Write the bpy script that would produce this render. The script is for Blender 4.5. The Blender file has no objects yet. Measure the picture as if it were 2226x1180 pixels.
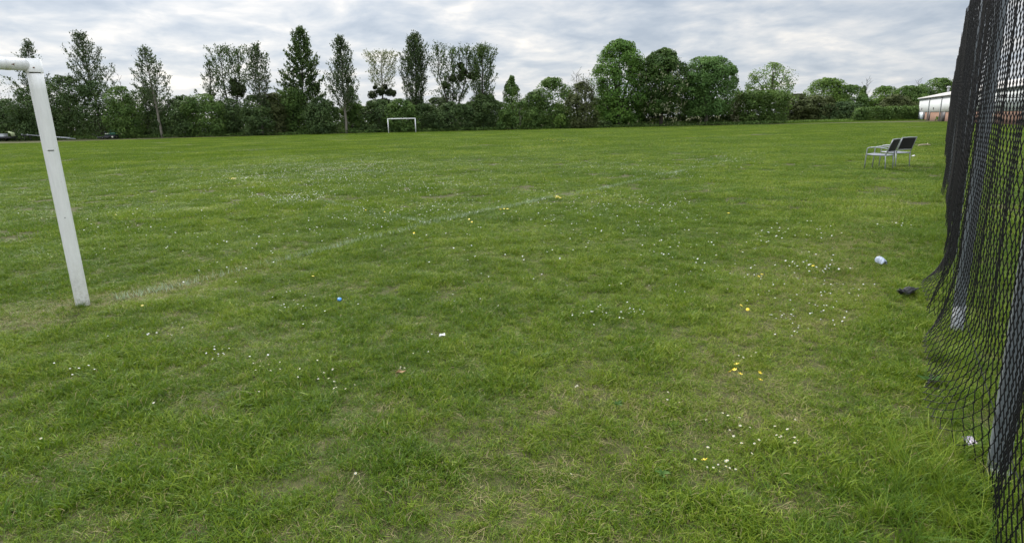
import bpy, bmesh, math, random
import numpy as np
from mathutils import Vector, Matrix
R_ = math.radians
C = bpy.context.scene
COL = C.collection

# ------------------------------------------------------------------ camera
IW, IH, FPX, CAMH = 2226.0, 1180.0, 1295.0, 1.6
ROLL = math.atan(-0.0225)
_n = np.array([-math.sin(ROLL), math.cos(ROLL)])
PITCH = math.atan(float((np.array([IW/2, IH/2]) - np.array([873.0, 267.0])) @ _n) / FPX)
_up = -np.array([_n[0]*math.cos(PITCH), _n[1]*math.cos(PITCH), math.sin(PITCH)])
_Y = np.array([0, 0, 1.0]) - _up[2]*_up
_Y /= np.linalg.norm(_Y)
_X = np.cross(_Y, _up)
if _X[0] < 0: _X = -_X
RM = np.stack([_X, _Y, _up])
cam = bpy.data.cameras.new('camera')
cam.sensor_width = 36.0
cam.lens = FPX / IW * 36.0
cam.clip_start, cam.clip_end = 0.05, 6000
cam_ob = bpy.data.objects.new('camera', cam)
COL.objects.link(cam_ob)
m = np.eye(4)
m[:3, 0] = RM @ [1, 0, 0]; m[:3, 1] = RM @ [0, -1, 0]; m[:3, 2] = RM @ [0, 0, -1]; m[:3, 3] = [0, 0, CAMH]
cam_ob.matrix_world = Matrix(m.tolist())
C.camera = cam_ob

def ray(x, y): return RM @ np.array([(x-IW/2)/FPX, (y-IH/2)/FPX, 1.0])
def ground(x, y, z=0.0):
    r = ray(x, y); return r*((z-CAMH)/r[2]) + np.array([0, 0, CAMH])
def at(x, y, Y):
    r = ray(x, y); return r*(Y/r[1]) + np.array([0, 0, CAMH])

# ------------------------------------------------------------------ light
SUN_AZ, SUN_EL = R_(-27), R_(40)
SDIR = Vector((math.sin(SUN_AZ)*math.cos(SUN_EL), math.cos(SUN_AZ)*math.cos(SUN_EL), math.sin(SUN_EL)))
C.view_settings.view_transform = 'Standard'
C.view_settings.look = 'None'
C.view_settings.exposure = 0.08
C.view_settings.gamma = 1.0
C.view_settings.use_curve_mapping = False
sun = bpy.data.lights.new('sun', 'SUN')
sun.energy, sun.angle, sun.color = 3.7, R_(11), (1.0, 0.95, 0.86)
sun_ob = bpy.data.objects.new('sun', sun)
COL.objects.link(sun_ob)
sun_ob.rotation_euler = (-SDIR).to_track_quat('-Z', 'Y').to_euler()

class NT:
    """tiny node helper"""
    def __init__(s, tree): s.t = tree; s.N = tree.nodes; s.L = tree.links
    def n(s, typ, **kw):
        o = s.N.new(typ)
        for k, v in kw.items():
            if k.startswith('i_'):
                key = k[2:]; key = int(key) if key.isdigit() else key.replace('_', ' ')
                if hasattr(v, 'is_output'): s.L.new(v, o.inputs[key])
                else: o.inputs[key].default_value = v
            else: setattr(o, k, v)
        return o
    def math(s, op, a, b=None, c=None, clamp=False):
        o = s.N.new('ShaderNodeMath'); o.operation = op; o.use_clamp = clamp
        for i, v in enumerate((a, b, c)):
            if v is None: continue
            if hasattr(v, 'is_output'): s.L.new(v, o.inputs[i])
            else: o.inputs[i].default_value = v
        return o.outputs[0]
    def mix(s, f, a, b, mode='MIX'):
        o = s.N.new('ShaderNodeMix'); o.data_type = 'RGBA'; o.blend_type = mode
        for i, v in ((0, f), (6, a), (7, b)):
            if hasattr(v, 'is_output'): s.L.new(v, o.inputs[i])
            elif i == 0: o.inputs[0].default_value = v
            else: o.inputs[i].default_value = (*v, 1) if len(v) == 3 else v
        return o.outputs[2]
    def ramp(s, f, stops, interp='LINEAR'):
        o = s.N.new('ShaderNodeValToRGB'); r = o.color_ramp; r.interpolation = interp
        while len(r.elements) > 1: r.elements.remove(r.elements[-1])
        for k, (p, c) in enumerate(stops):
            e = r.elements[0] if k == 0 else r.elements.new(p)
            e.position = p; e.color = (*c, 1) if len(c) == 3 else c
        s.L.new(f, o.inputs[0]); return o.outputs[0]
    def noise(s, vec, scale, detail=2, rough=0.5, dist=0.0, dim='3D'):
        o = s.N.new('ShaderNodeTexNoise'); o.noise_dimensions = dim
        if vec is not None: s.L.new(vec, o.inputs['Vector'])
        o.inputs['Scale'].default_value = scale; o.inputs['Detail'].default_value = detail
        o.inputs['Roughness'].default_value = rough; o.inputs['Distortion'].default_value = dist
        return o.outputs[0]

W = bpy.data.worlds.new('World'); C.world = W; W.use_nodes = True
nt = NT(W.node_tree); nt.N.clear()
tc = nt.n('ShaderNodeTexCoord')
dirv = nt.n('ShaderNodeVectorMath', operation='NORMALIZE', i_0=tc.outputs['Generated']).outputs[0]
sx = nt.n('ShaderNodeSeparateXYZ', i_0=dirv)
dz = nt.math('MAXIMUM', sx.outputs[2], 0.0)
inv = nt.math('DIVIDE', 1.0, nt.math('ADD', dz, 0.20))
pv = nt.n('ShaderNodeCombineXYZ', i_0=nt.math('MULTIPLY', sx.outputs[0], inv), i_1=nt.math('MULTIPLY', sx.outputs[1], inv)).outputs[0]
n1 = nt.noise(pv, 2.5, 7, 0.58, 0.35)
n2 = nt.noise(pv, 0.75, 3, 0.5, 0.0)
n3 = nt.noise(pv, 7.0, 4, 0.5, 0.3)
cl = nt.math('ADD', nt.math('MULTIPLY', n1, 0.64), nt.math('MULTIPLY', n2, 0.30))
cl = nt.math('ADD', cl, nt.math('MULTIPLY', n3, 0.24))
# thicker, brighter broken cloud towards the veiled sun
sd = nt.n('ShaderNodeVectorMath', operation='DOT_PRODUCT', i_0=dirv, i_1=tuple(SDIR)).outputs['Value']
glow = nt.math('POWER', nt.math('MAXIMUM', sd, 0.0), 7.0)
cl = nt.math('ADD', nt.math('MULTIPLY_ADD', cl, 1.10, -0.075), nt.math('MULTIPLY', glow, 0.09))
ccol = nt.ramp(cl, [(0.43, (0.43, 0.495, 0.585)), (0.52, (0.53, 0.585, 0.66)), (0.59, (0.64, 0.675, 0.72)), (0.66, (0.77, 0.775, 0.785)), (0.73, (0.94, 0.905, 0.86)), (0.81, (1.18, 1.10, 0.99))])
horiz = nt.math('POWER', nt.math('SUBTRACT', 1.0, nt.math('MINIMUM', dz, 1.0)), 22.0)
ccol = nt.mix(nt.math('MULTIPLY', horiz, 0.45), ccol, (0.70, 0.72, 0.745))
over = nt.math('ADD', nt.math('ADD', 1.0, nt.math('MULTIPLY', nt.math('MAXIMUM', nt.math('SUBTRACT', dz, 0.19), 0.0), 3.4)), nt.math('MULTIPLY', glow, 0.45))
ccol = nt.n('ShaderNodeVectorMath', operation='SCALE', i_0=ccol, i_3=over).outputs[0]
ccol = nt.n('ShaderNodeVectorMath', operation='SCALE', i_0=ccol, i_3=10.0).outputs[0]
sky = nt.n('ShaderNodeTexSky', sky_type='NISHITA', sun_disc=False, sun_elevation=SUN_EL, sun_rotation=SUN_AZ)
skyc = nt.mix(0.92, sky.outputs[0], ccol)
bg = nt.n('ShaderNodeBackground', i_0=skyc, i_1=0.1)
wo = nt.n('ShaderNodeOutputWorld', i_0=bg.outputs[0])

# ------------------------------------------------------------------ helpers
rng = np.random.default_rng(7)
random.seed(7)

def _hash(ix, iy, iz, seed):
    h = (ix.astype(np.int64)*374761393 + iy.astype(np.int64)*668265263 + iz.astype(np.int64)*2147483647 + seed*974634777) & 0xffffffff
    h = ((h ^ (h >> 13))*1274126177) & 0xffffffff
    h = ((h ^ (h >> 16))*2246822519) & 0xffffffff
    return ((h ^ (h >> 15)) & 0xffff)/65535.0
def vnoise(x, y, z=None, seed=0):
    x = np.asarray(x, float); y = np.asarray(y, float)
    z = np.zeros_like(x) if z is None else np.asarray(z, float)
    x, y, z = np.broadcast_arrays(x, y, z)
    ix, iy, iz = np.floor(x), np.floor(y), np.floor(z)
    fx, fy, fz = x-ix, y-iy, z-iz
    fx, fy, fz = (f*f*(3-2*f) for f in (fx, fy, fz))
    o = 0
    for a in (0, 1):
        for b in (0, 1):
            for c in (0, 1):
                w = (fx if a else 1-fx)*(fy if b else 1-fy)*(fz if c else 1-fz)
                o = o + w*_hash(ix+a, iy+b, iz+c, seed)
    return o                                            # 0..1

def gz(x, y):
    """height of the ground"""
    x = np.asarray(x, float); y = np.asarray(y, float)
    d = np.hypot(x, y); k = np.clip((70-d)/40, 0, 1)
    return k*(0.05*(vnoise(x*1.3, y*1.3, seed=3)-0.5) + 0.05*(vnoise(x*0.35, y*0.35, seed=5)-0.5))

def mesh_from(name, V, quads=None, tris=None, mats=(), attrs=None, mat_idx=None, smooth=False):
    me = bpy.data.meshes.new(name)
    V = np.asarray(V, np.float32)
    q = np.zeros((0, 4), np.int32) if quads is None or len(quads) == 0 else np.asarray(quads, np.int32)
    t = np.zeros((0, 3), np.int32) if tris is None or len(tris) == 0 else np.asarray(tris, np.int32)
    me.vertices.add(len(V)); me.vertices.foreach_set('co', V.ravel())
    nl = len(q)*4 + len(t)*3
    me.loops.add(nl); me.loops.foreach_set('vertex_index', np.concatenate([q.ravel(), t.ravel()]).astype(np.int32))
    np_ = len(q)+len(t); me.polygons.add(np_)
    st = np.concatenate([np.arange(len(q))*4, len(q)*4 + np.arange(len(t))*3]).astype(np.int32)
    me.polygons.foreach_set('loop_start', st)
    if mat_idx is not None: me.polygons.foreach_set('material_index', np.asarray(mat_idx, np.int32))
    if smooth: me.polygons.foreach_set('use_smooth', np.ones(np_, bool))
    for k, v in (attrs or {}).items():
        a = me.attributes.new(k, 'FLOAT', 'POINT'); a.data.foreach_set('value', np.asarray(v, np.float32))
    for mt in mats: me.materials.append(mt)
    me.update(calc_edges=True)
    return me

class MB:
    """collects solid shapes for ONE mesh"""
    def __init__(s): s.v = []; s.q = []; s.t = []; s.n = 0
    def add(s, V, q=(), t=()):
        V = np.asarray(V, float).reshape(-1, 3)
        s.v.append(V)
        if len(q): s.q.append(np.asarray(q, int)+s.n)
        if len(t): s.t.append(np.asarray(t, int)+s.n)
        s.n += len(V); return s
    def tube(s, P, r, k=8, cap=True):
        P = np.asarray(P, float); n = len(P)
        r = np.broadcast_to(np.asarray(r, float), (n,))
        T = np.gradient(P, axis=0); T /= np.linalg.norm(T, axis=1)[:, None]+1e-12
        ref = np.array([0, 0, 1.0]) if abs(T[:, 2]).mean() < 0.9 else np.array([1.0, 0, 0])
        A = np.cross(T, ref); A /= np.linalg.norm(A, axis=1)[:, None]+1e-12
        B = np.cross(T, A)
        th = np.arange(k)*2*np.pi/k
        V = P[:, None] + r[:, None, None]*(np.cos(th)[None, :, None]*A[:, None] + np.sin(th)[None, :, None]*B[:, None])
        i = np.arange(n-1)[:, None]*k; j = np.arange(k)[None]; j2 = (j+1) % k
        q = np.stack([i+j, i+j2, i+k+j2, i+k+j], -1).reshape(-1, 4)
        V = V.reshape(-1, 3); t = []
        if cap:
            V = np.vstack([V, P[:1], P[-1:]])
            a = np.arange(k); b = (a+1) % k
            t = np.vstack([np.stack([np.full(k, n*k), b, a], 1), np.stack([np.full(k, n*k+1), (n-1)*k+a, (n-1)*k+b], 1)])
        return s.add(V, q, t)
    def box(s, c, size, M=None, bev=0.0):
        bm = bmesh.new(); bmesh.ops.create_cube(bm, size=1.0)
        bmesh.ops.scale(bm, vec=size, verts=bm.verts)
        if bev: bmesh.ops.bevel(bm, geom=bm.edges[:], offset=bev, segments=2, affect='EDGES', profile=0.6)
        return s.bm(bm, c, M)
    def bm(s, bm, c=(0, 0, 0), M=None):
        bm.verts.ensure_lookup_table()
        V = np.array([v.co[:] for v in bm.verts])
        if M is not None: V = V @ np.asarray(M).T
        V = V + np.asarray(c)
        idx = {v: i for i, v in enumerate(bm.verts)}
        q, t = [], []
        for f in bm.faces:
            ids = [idx[v] for v in f.verts]
            if len(ids) == 4: q.append(ids)
            else:
                for a in range(1, len(ids)-1): t.append([ids[0], ids[a], ids[a+1]])
        bm.free(); return s.add(V, q, t)
    def build(s, name, mat, parent=None, smooth=False, attrs=None):
        me = mesh_from(name, np.vstack(s.v), np.vstack(s.q) if s.q else None, np.vstack(s.t) if s.t else None, [mat], attrs, None, smooth)
        return link(name, me, parent)

def link(name, me, parent=None):
    o = bpy.data.objects.new(name, me); COL.objects.link(o)
    if parent is not None: o.parent = parent
    return o
def tag(o, label=None, cat=None, group=None, kind=None):
    for k, v in (('label', label), ('category', cat), ('group', group), ('kind', kind)):
        if v: o[k] = v
    return o
def empty(name, loc, label, cat, group=None, rz=0.0):
    o = bpy.data.objects.new(name, None); COL.objects.link(o)
    o.location = loc; o.rotation_euler = (0, 0, rz); o.empty_display_size = 0.2
    return tag(o, label, cat, group)
def rotz(a): c, s_ = math.cos(a), math.sin(a); return np.array([[c, -s_, 0], [s_, c, 0], [0, 0, 1]])

# ------------------------------------------------------------------ materials
def mat_plain(name, col, rough=0.6, metal=0.0, var=0.0, vscale=8.0, bump=0.0, spec=0.5, col2=None):
    mt = bpy.data.materials.new(name); mt.use_nodes = True; k = NT(mt.node_tree); k.N.clear()
    geo = k.n('ShaderNodeTexCoord').outputs['Object']
    p = k.n('ShaderNodeBsdfPrincipled', i_Roughness=rough, i_Metallic=metal)
    p.inputs['Specular IOR Level'].default_value = spec
    c2 = col2 if col2 else tuple(min(1, c*(1-var)) for c in col)
    nz = k.noise(geo, vscale, 5, 0.6)
    f = k.math('MULTIPLY_ADD', nz, 2.2, -0.6, clamp=True)
    k.L.new(k.mix(f, c2, col), p.inputs['Base Color'])
    if bump:
        b = k.n('ShaderNodeBump', i_Strength=bump, i_Distance=0.01, i_Height=k.noise(geo, vscale*4, 4))
        k.L.new(b.outputs[0], p.inputs['Normal'])
    o = k.n('ShaderNodeOutputMaterial', i_0=p.outputs[0]); return mt

def mat_leaf(name, c_dark, c_mid, c_light, trans=0.25, rough=0.6):
    mt = bpy.data.materials.new(name); mt.use_nodes = True; k = NT(mt.node_tree); k.N.clear()
    a = k.n('ShaderNodeAttribute', attribute_name='tint').outputs['Fac']
    pos = k.n('ShaderNodeNewGeometry').outputs['Position']
    nz = k.noise(pos, 0.5, 3)
    f = k.math('ADD', k.math('MULTIPLY', a, 0.7), k.math('MULTIPLY_ADD', nz, 1.0, -0.35), clamp=True)
    col = k.ramp(f, [(0.1, c_dark), (0.5, c_mid), (0.95, c_light)])
    p = k.n('ShaderNodeBsdfPrincipled', i_Roughness=rough, i_0=col); p.inputs['Specular IOR Level'].default_value = 0.12
    t = k.n('ShaderNodeBsdfTranslucent', i_0=k.mix(0.5, col, (0.10, 0.16, 0.02)))
    ms = k.n('ShaderNodeMixShader', i_0=trans, i_1=p.outputs[0], i_2=t.outputs[0])
    k.n('ShaderNodeOutputMaterial', i_0=ms.outputs[0]); return mt

def mat_grass(name, long=False):
    mt = bpy.data.materials.new(name); mt.use_nodes = True; k = NT(mt.node_tree); k.N.clear()
    a = k.n('ShaderNodeAttribute', attribute_name='tint').outputs['Fac']
    it = k.n('ShaderNodeAttribute', attribute_name='tuft_tint', attribute_type='INSTANCER').outputs['Fac']
    pos = k.n('ShaderNodeNewGeometry').outputs['Position']
    big = k.noise(pos, 0.22, 4, 0.6)
    med = k.noise(pos, 1.7, 3, 0.6)
    f = k.math('ADD', k.math('MULTIPLY', big, 0.9), k.math('MULTIPLY', med, 0.5))
    f = k.math('ADD', k.math('MULTIPLY_ADD', f, 1.35, -0.66), k.math('ADD', k.math('MULTIPLY_ADD', a, 0.75, -0.375), k.math('MULTIPLY_ADD', k.math('MINIMUM', it, 0.3), 1.5, -0.225)), clamp=True)
    green = k.ramp(f, [(0.0, (0.054, 0.112, 0.010)), (0.35, (0.108, 0.182, 0.014)), (0.65, (0.185, 0.255, 0.022)), (1.0, (0.31, 0.345, 0.065))])
    straw = k.math('GREATER_THAN', k.math('ADD', a, k.math('MULTIPLY', k.math('MAXIMUM', k.math('SUBTRACT', it, 0.3), 0.0), 0.85)), 0.975)
    col = k.mix(straw, green, (0.29, 0.25, 0.115))
    p = k.n('ShaderNodeBsdfPrincipled', i_Roughness=0.5, i_0=col); p.inputs['Specular IOR Level'].default_value = 0.16
    t = k.n('ShaderNodeBsdfTranslucent', i_0=k.mix(0.35, col, (0.22, 0.32, 0.012)))
    ms = k.n('ShaderNodeMixShader', i_0=0.28, i_1=p.outputs[0], i_2=t.outputs[0])
    k.n('ShaderNodeOutputMaterial', i_0=ms.outputs[0]); return mt

def mat_ground():
    mt = bpy.data.materials.new('soil_and_thatch'); mt.use_nodes = True; k = NT(mt.node_tree); k.N.clear()
    pos = k.n('ShaderNodeNewGeometry').outputs['Position']
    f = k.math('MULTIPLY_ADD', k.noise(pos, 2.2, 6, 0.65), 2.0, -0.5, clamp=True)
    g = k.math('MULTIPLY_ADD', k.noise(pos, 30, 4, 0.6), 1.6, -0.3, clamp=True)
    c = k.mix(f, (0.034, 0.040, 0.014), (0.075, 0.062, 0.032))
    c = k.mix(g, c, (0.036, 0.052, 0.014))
    fine = k.math('MULTIPLY_ADD', k.noise(k.n('ShaderNodeMapping', i_0=pos, i_3=(1, 0.45, 1), i_2=(0, 0, 0.6)).outputs[0], 260, 3, 0.7), 5.0, -2.3, clamp=True)
    c = k.mix(k.math('MULTIPLY', fine, 0.55), c, (0.16, 0.135, 0.065))
    # beyond the pitch the sheet is rough meadow
    p = k.n('ShaderNodeBsdfPrincipled', i_Roughness=0.95, i_0=c); p.inputs['Specular IOR Level'].default_value = 0.1
    k.n('ShaderNodeOutputMaterial', i_0=p.outputs[0]); return mt

M = {}
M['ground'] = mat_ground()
M['grass'] = mat_grass('grass_blades')
M['bark'] = mat_plain('bark', (0.085, 0.072, 0.055), 0.9, var=0.5, vscale=3, bump=0.4)
M['bark_pale'] = mat_plain('pale_bark', (0.23, 0.21, 0.17), 0.9, var=0.4, vscale=2, bump=0.3)
M['poplar'] = mat_leaf('poplar_leaves', (0.0342, 0.0528, 0.0252), (0.0593, 0.09, 0.0378), (0.1026, 0.144, 0.0578), 0.2)
M['poplar_green'] = mat_leaf('poplar_green_leaves', (0.0342, 0.06, 0.021), (0.0661, 0.108, 0.0357), (0.114, 0.168, 0.0525), 0.25)
M['poplar_pale'] = mat_leaf('pale_young_leaves', (0.12, 0.14, 0.06), (0.20, 0.22, 0.11), (0.28, 0.30, 0.17), 0.35)
M['mistletoe'] = mat_leaf('mistletoe_leaves', (0.027, 0.0378, 0.0162), (0.0459, 0.0621, 0.0243), (0.0743, 0.0945, 0.0351), 0.1)
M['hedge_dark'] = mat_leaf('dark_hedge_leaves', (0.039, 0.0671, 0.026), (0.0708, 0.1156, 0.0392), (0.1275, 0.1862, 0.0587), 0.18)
M['hedge_mid'] = mat_leaf('mid_hedge_leaves', (0.0478, 0.0896, 0.0251), (0.0954, 0.165, 0.0408), (0.179, 0.269, 0.0659), 0.25)
M['hedge_bright'] = mat_leaf('bright_hedge_leaves', (0.0632, 0.1188, 0.025), (0.1279, 0.2138, 0.0416), (0.2257, 0.3247, 0.0693), 0.3)
M['hedge_brown'] = mat_leaf('brownish_hedge_leaves', (0.0502, 0.06, 0.0231), (0.0821, 0.1008, 0.0357), (0.1311, 0.15, 0.0578), 0.2)
M['hedge_grey'] = mat_leaf('grey_green_leaves', (0.075, 0.095, 0.060), (0.13, 0.16, 0.10), (0.22, 0.25, 0.17), 0.3)
M['lime'] = mat_leaf('lime_leaves', (0.0515, 0.1086, 0.0256), (0.1072, 0.2088, 0.0402), (0.1984, 0.3341, 0.0657), 0.28)
M['chestnut'] = mat_leaf('chestnut_leaves', (0.0356, 0.0712, 0.0196), (0.0676, 0.1236, 0.0295), (0.128, 0.1966, 0.0491), 0.18)
M['sycamore'] = mat_leaf('sycamore_leaves', (0.0536, 0.1088, 0.0317), (0.0996, 0.1895, 0.0494), (0.18, 0.3024, 0.0812), 0.25)
M['blossom'] = mat_leaf('cream_blossom', (0.22, 0.23, 0.13), (0.36, 0.36, 0.22), (0.50, 0.49, 0.34), 0.2)
M['weed'] = mat_leaf('nettle_leaves', (0.0415, 0.0773, 0.0206), (0.0798, 0.1411, 0.0323), (0.1468, 0.2184, 0.0588), 0.2)
M['ivy'] = mat_leaf('ivy_leaves', (0.0478, 0.0862, 0.0219), (0.0937, 0.1579, 0.0377), (0.1874, 0.278, 0.0691), 0.2)

def mat_goal():
    mt = bpy.data.materials.new('worn_white_paint'); mt.use_nodes = True; k = NT(mt.node_tree); k.N.clear()
    ob = k.n('ShaderNodeTexCoord').outputs['Object']
    st = k.n('ShaderNodeMapping', i_0=ob, i_3=(9, 9, 1.3)).outputs[0]
    f = k.math('MULTIPLY_ADD', k.noise(st, 4, 6, 0.65), 2.4, -0.95, clamp=True)
    spk = k.math('GREATER_THAN', k.noise(ob, 55, 3, 0.6), 0.70)
    rustm = k.math('GREATER_THAN', k.noise(ob, 13, 4, 0.65), 0.735)
    z = k.n('ShaderNodeSeparateXYZ', i_0=ob).outputs[2]
    low = k.math('MULTIPLY_ADD', z, -2.2, 1.0, clamp=True)
    mud = k.math('MULTIPLY', low, k.math('MULTIPLY_ADD', k.noise(ob, 30, 5, 0.7), 2.6, -0.8, clamp=True))
    c = k.mix(f, (0.74, 0.74, 0.73), (0.86, 0.86, 0.86))
    c = k.mix(k.math('MULTIPLY', spk, 0.35), c, (0.36, 0.34, 0.31))
    c = k.mix(k.math('MULTIPLY', rustm, 0.8), c, (0.20, 0.085, 0.035))
    c = k.mix(k.math('MULTIPLY', mud, 0.65), c, (0.20, 0.18, 0.11))
    p = k.n('ShaderNodeBsdfPrincipled', i_Roughness=0.42, i_0=c)
    b = k.n('ShaderNodeBump', i_Strength=0.15, i_Distance=0.004, i_Height=k.noise(ob, 40, 4))
    k.L.new(b.outputs[0], p.inputs['Normal'])
    k.n('ShaderNodeOutputMaterial', i_0=p.outputs[0]); return mt
M['goal'] = mat_goal()
M['goal_far'] = mat_plain('white_goal_paint', (0.82, 0.82, 0.82), 0.45, var=0.1)
M['rust'] = mat_plain('rust', (0.20, 0.085, 0.035), 0.9, var=0.5, vscale=60)
M['dark_gap'] = mat_plain('dark_gap', (0.05, 0.045, 0.04), 0.9)
M['wire'] = mat_plain('black_pvc_wire', (0.010, 0.010, 0.012), 0.5, var=0.4, vscale=20, spec=0.25)
M['post_steel'] = mat_plain('grey_painted_steel', (0.15, 0.17, 0.19), 0.5, 0.0, var=0.35, vscale=9, bump=0.1)
M['galv'] = mat_plain('galvanised_steel', (0.30, 0.32, 0.33), 0.5, 0.3, var=0.5, vscale=22, bump=0.3)
M['alu'] = mat_plain('silver_aluminium', (0.33, 0.345, 0.37), 0.42, 0.2, var=0.15, vscale=14)
M['mesh_black'] = mat_plain('black_sling_fabric', (0.018, 0.017, 0.020), 0.75, var=0.3, vscale=60)
M['mesh_grey'] = mat_plain('grey_slats', (0.27, 0.28, 0.33), 0.55, var=0.25, vscale=30)
M['white_petal'] = mat_plain('white_petals', (0.60, 0.60, 0.56), 0.7, var=0.3)
M['yellow'] = mat_plain('yellow_petals', (0.75, 0.56, 0.02), 0.5, var=0.15)
M['stem'] = mat_plain('flower_stem', (0.09, 0.16, 0.04), 0.7)

# ------------------------------------------------------------------ ground sheet
def build_ground():
    seg = 300
    rs = [0.0]; r = 0.25
    while r < 3500: rs.append(r); r *= 1.035 if r < 60 else 1.25
    rs = np.array(rs[1:]); th = np.arange(seg)*2*np.pi/seg
    x = rs[:, None]*np.sin(th); y = rs[:, None]*np.cos(th)
    V = np.stack([x, y, gz(x, y)], -1).reshape(-1, 3)
    V = np.vstack([V, [[0, 0, 0]]])
    n = len(rs); i = np.arange(n-1)[:, None]*seg; j = np.arange(seg)[None]; j2 = (j+1) % seg
    q = np.stack([i+j, i+seg+j, i+seg+j2, i+j2], -1).reshape(-1, 4)
    a = np.arange(seg); t = np.stack([np.full(seg, len(V)-1), a, (a+1) % seg], 1)[:, ::-1]
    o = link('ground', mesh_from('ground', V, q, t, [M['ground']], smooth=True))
    tag(o, 'worn playing field ground showing bare soil between the grass', 'ground', kind='structure')
build_ground()

# ------------------------------------------------------------------ grass
def blades(n, radius, hmin, hmax, wid, levels=3, seed=0, square=False, lean=0.9, tint_lo=0.0):
    g = np.random.default_rng(seed)
    if square: bx, by = (g.random((2, n))-0.5)*2*radius
    else:
        rr = radius*np.sqrt(g.random(n)); a = g.random(n)*2*np.pi; bx, by = rr*np.cos(a), rr*np.sin(a)
    h = hmin + (hmax-hmin)*g.random(n)**1.4
    ang = g.random(n)*2*np.pi; ln = lean*(0.25+g.random(n))
    fa = ang + np.pi/2 + g.normal(0, 0.5, n)
    w = wid*(0.6+0.8*g.random(n)); curl = g.normal(0, 0.5, n)
    V = []
    for l in range(levels):
        t = l/levels
        sx_ = h*ln*t**1.6; zz = h*(t - 0.42*ln*t*t*0.8)
        ax = ang + curl*t
        cx = bx + np.cos(ax)*sx_; cy = by + np.sin(ax)*sx_
        ww = w*(1-0.55*t)*0.5
        V.append(np.stack([cx-np.cos(fa)*ww, cy-np.sin(fa)*ww, zz], 1)); V.append(np.stack([cx+np.cos(fa)*ww, cy+np.sin(fa)*ww, zz], 1))
    ax = ang+curl; sx_ = h*ln; zz = h*(1-0.42*ln*0.9)
    V.append(np.stack([bx+np.cos(ax)*sx_, by+np.sin(ax)*sx_, zz], 1))
    k = 2*levels+1
    P = np.stack(V, 1).reshape(-1, 3)
    base = np.arange(n)[:, None]*k
    q = np.concatenate([base + np.array([[2*l, 2*l+1, 2*l+3, 2*l+2]]) for l in range(levels-1)], 0) if levels > 1 else None
    t = base + np.array([[2*levels-2, 2*levels-1, 2*levels]])
    tint = np.repeat(tint_lo + (1-tint_lo)*g.random(n), k)
    return P, q, t, tint

def grass_variant(name, *a, **k):
    P, q, t, tint = blades(*a, **k)
    o = bpy.data.objects.new(name, mesh_from(name, P, q, t, [M['grass']], {'tint': tint}))
    return o                                            # not linked: only a source for instances

V0 = [grass_variant('grass_tuft', 56, 0.075, 0.024, 0.063, 0.0040, 3, seed=10+i, lean=1.15) for i in range(7)]
V1 = [grass_variant('grass_clump', 560, 0.30, 0.028, 0.082, 0.0078, 2, seed=30+i, lean=1.0) for i in range(5)]
V2 = [grass_variant('grass_patch', 2400, 1.5, 0.03, 0.095, 0.024, 1, seed=50+i, lean=0.8) for i in range(4)]
V4 = [grass_variant('dead_thatch', 26, 0.10, 0.02, 0.06, 0.0026, 3, seed=90+i, lean=2.1, tint_lo=0.93) for i in range(4)]
V3 = [grass_variant('long_grass_tuft', 60, 0.07, 0.10, 0.30, 0.0048, 4, seed=70+i, lean=0.95, tint_lo=0.05) for i in range(5)]

def instancer(name, pts, rot, scl, idx, tint, variants, label, cat):
    me = bpy.data.meshes.new(name)
    me.vertices.add(len(pts)); me.vertices.foreach_set('co', np.asarray(pts, np.float32).ravel())
    for nm, typ, arr, f in (('rot', 'FLOAT_VECTOR', rot, 'vector'), ('scl', 'FLOAT_VECTOR', scl, 'vector'), ('idx', 'INT', idx, 'value'), ('tuft_tint', 'FLOAT', tint, 'value')):
        a = me.attributes.new(nm, typ, 'POINT'); a.data.foreach_set(f, np.asarray(arr, np.int32 if typ == 'INT' else np.float32).ravel())
    o = link(name, me)
    tag(o, label, cat, kind='stuff')
    ng = bpy.data.node_groups.new(name+'_scatter', 'GeometryNodeTree')
    ng.interface.new_socket('Geometry', in_out='INPUT', socket_type='NodeSocketGeometry')
    ng.interface.new_socket('Geometry', in_out='OUTPUT', socket_type='NodeSocketGeometry')
    k = NT(ng)
    gi = k.n('NodeGroupInput'); go = k.n('NodeGroupOutput')
    def attr(nm, typ): return k.n('GeometryNodeInputNamedAttribute', data_type=typ, i_0=nm).outputs[0]
    jo = k.n('GeometryNodeJoinGeometry')
    idxs = attr('idx', 'INT')
    for vi, v in enumerate(variants):
        oi = k.n('GeometryNodeObjectInfo', transform_space='ORIGINAL'); oi.inputs[0].default_value = v
        oi.inputs['As Instance'].default_value = True
        cmp = k.n('FunctionNodeCompare', data_type='INT', operation='EQUAL')
        k.L.new(idxs, cmp.inputs[2]); cmp.inputs[3].default_value = vi
        ip = k.n('GeometryNodeInstanceOnPoints')
        k.L.new(gi.outputs[0], ip.inputs['Points']); k.L.new(cmp.outputs[0], ip.inputs['Selection'])
        k.L.new(oi.outputs['Geometry'], ip.inputs['Instance'])
        e2r = k.n('FunctionNodeEulerToRotation'); k.L.new(attr('rot', 'FLOAT_VECTOR'), e2r.inputs[0])
        k.L.new(e2r.outputs[0], ip.inputs['Rotation'])
        k.L.new(attr('scl', 'FLOAT_VECTOR'), ip.inputs['Scale'])
        k.L.new(ip.outputs[0], jo.inputs[0])
    k.L.new(jo.outputs[0], go.inputs[0])
    md = o.modifiers.new('scatter', 'NODES'); md.node_group = ng
    return o

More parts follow.
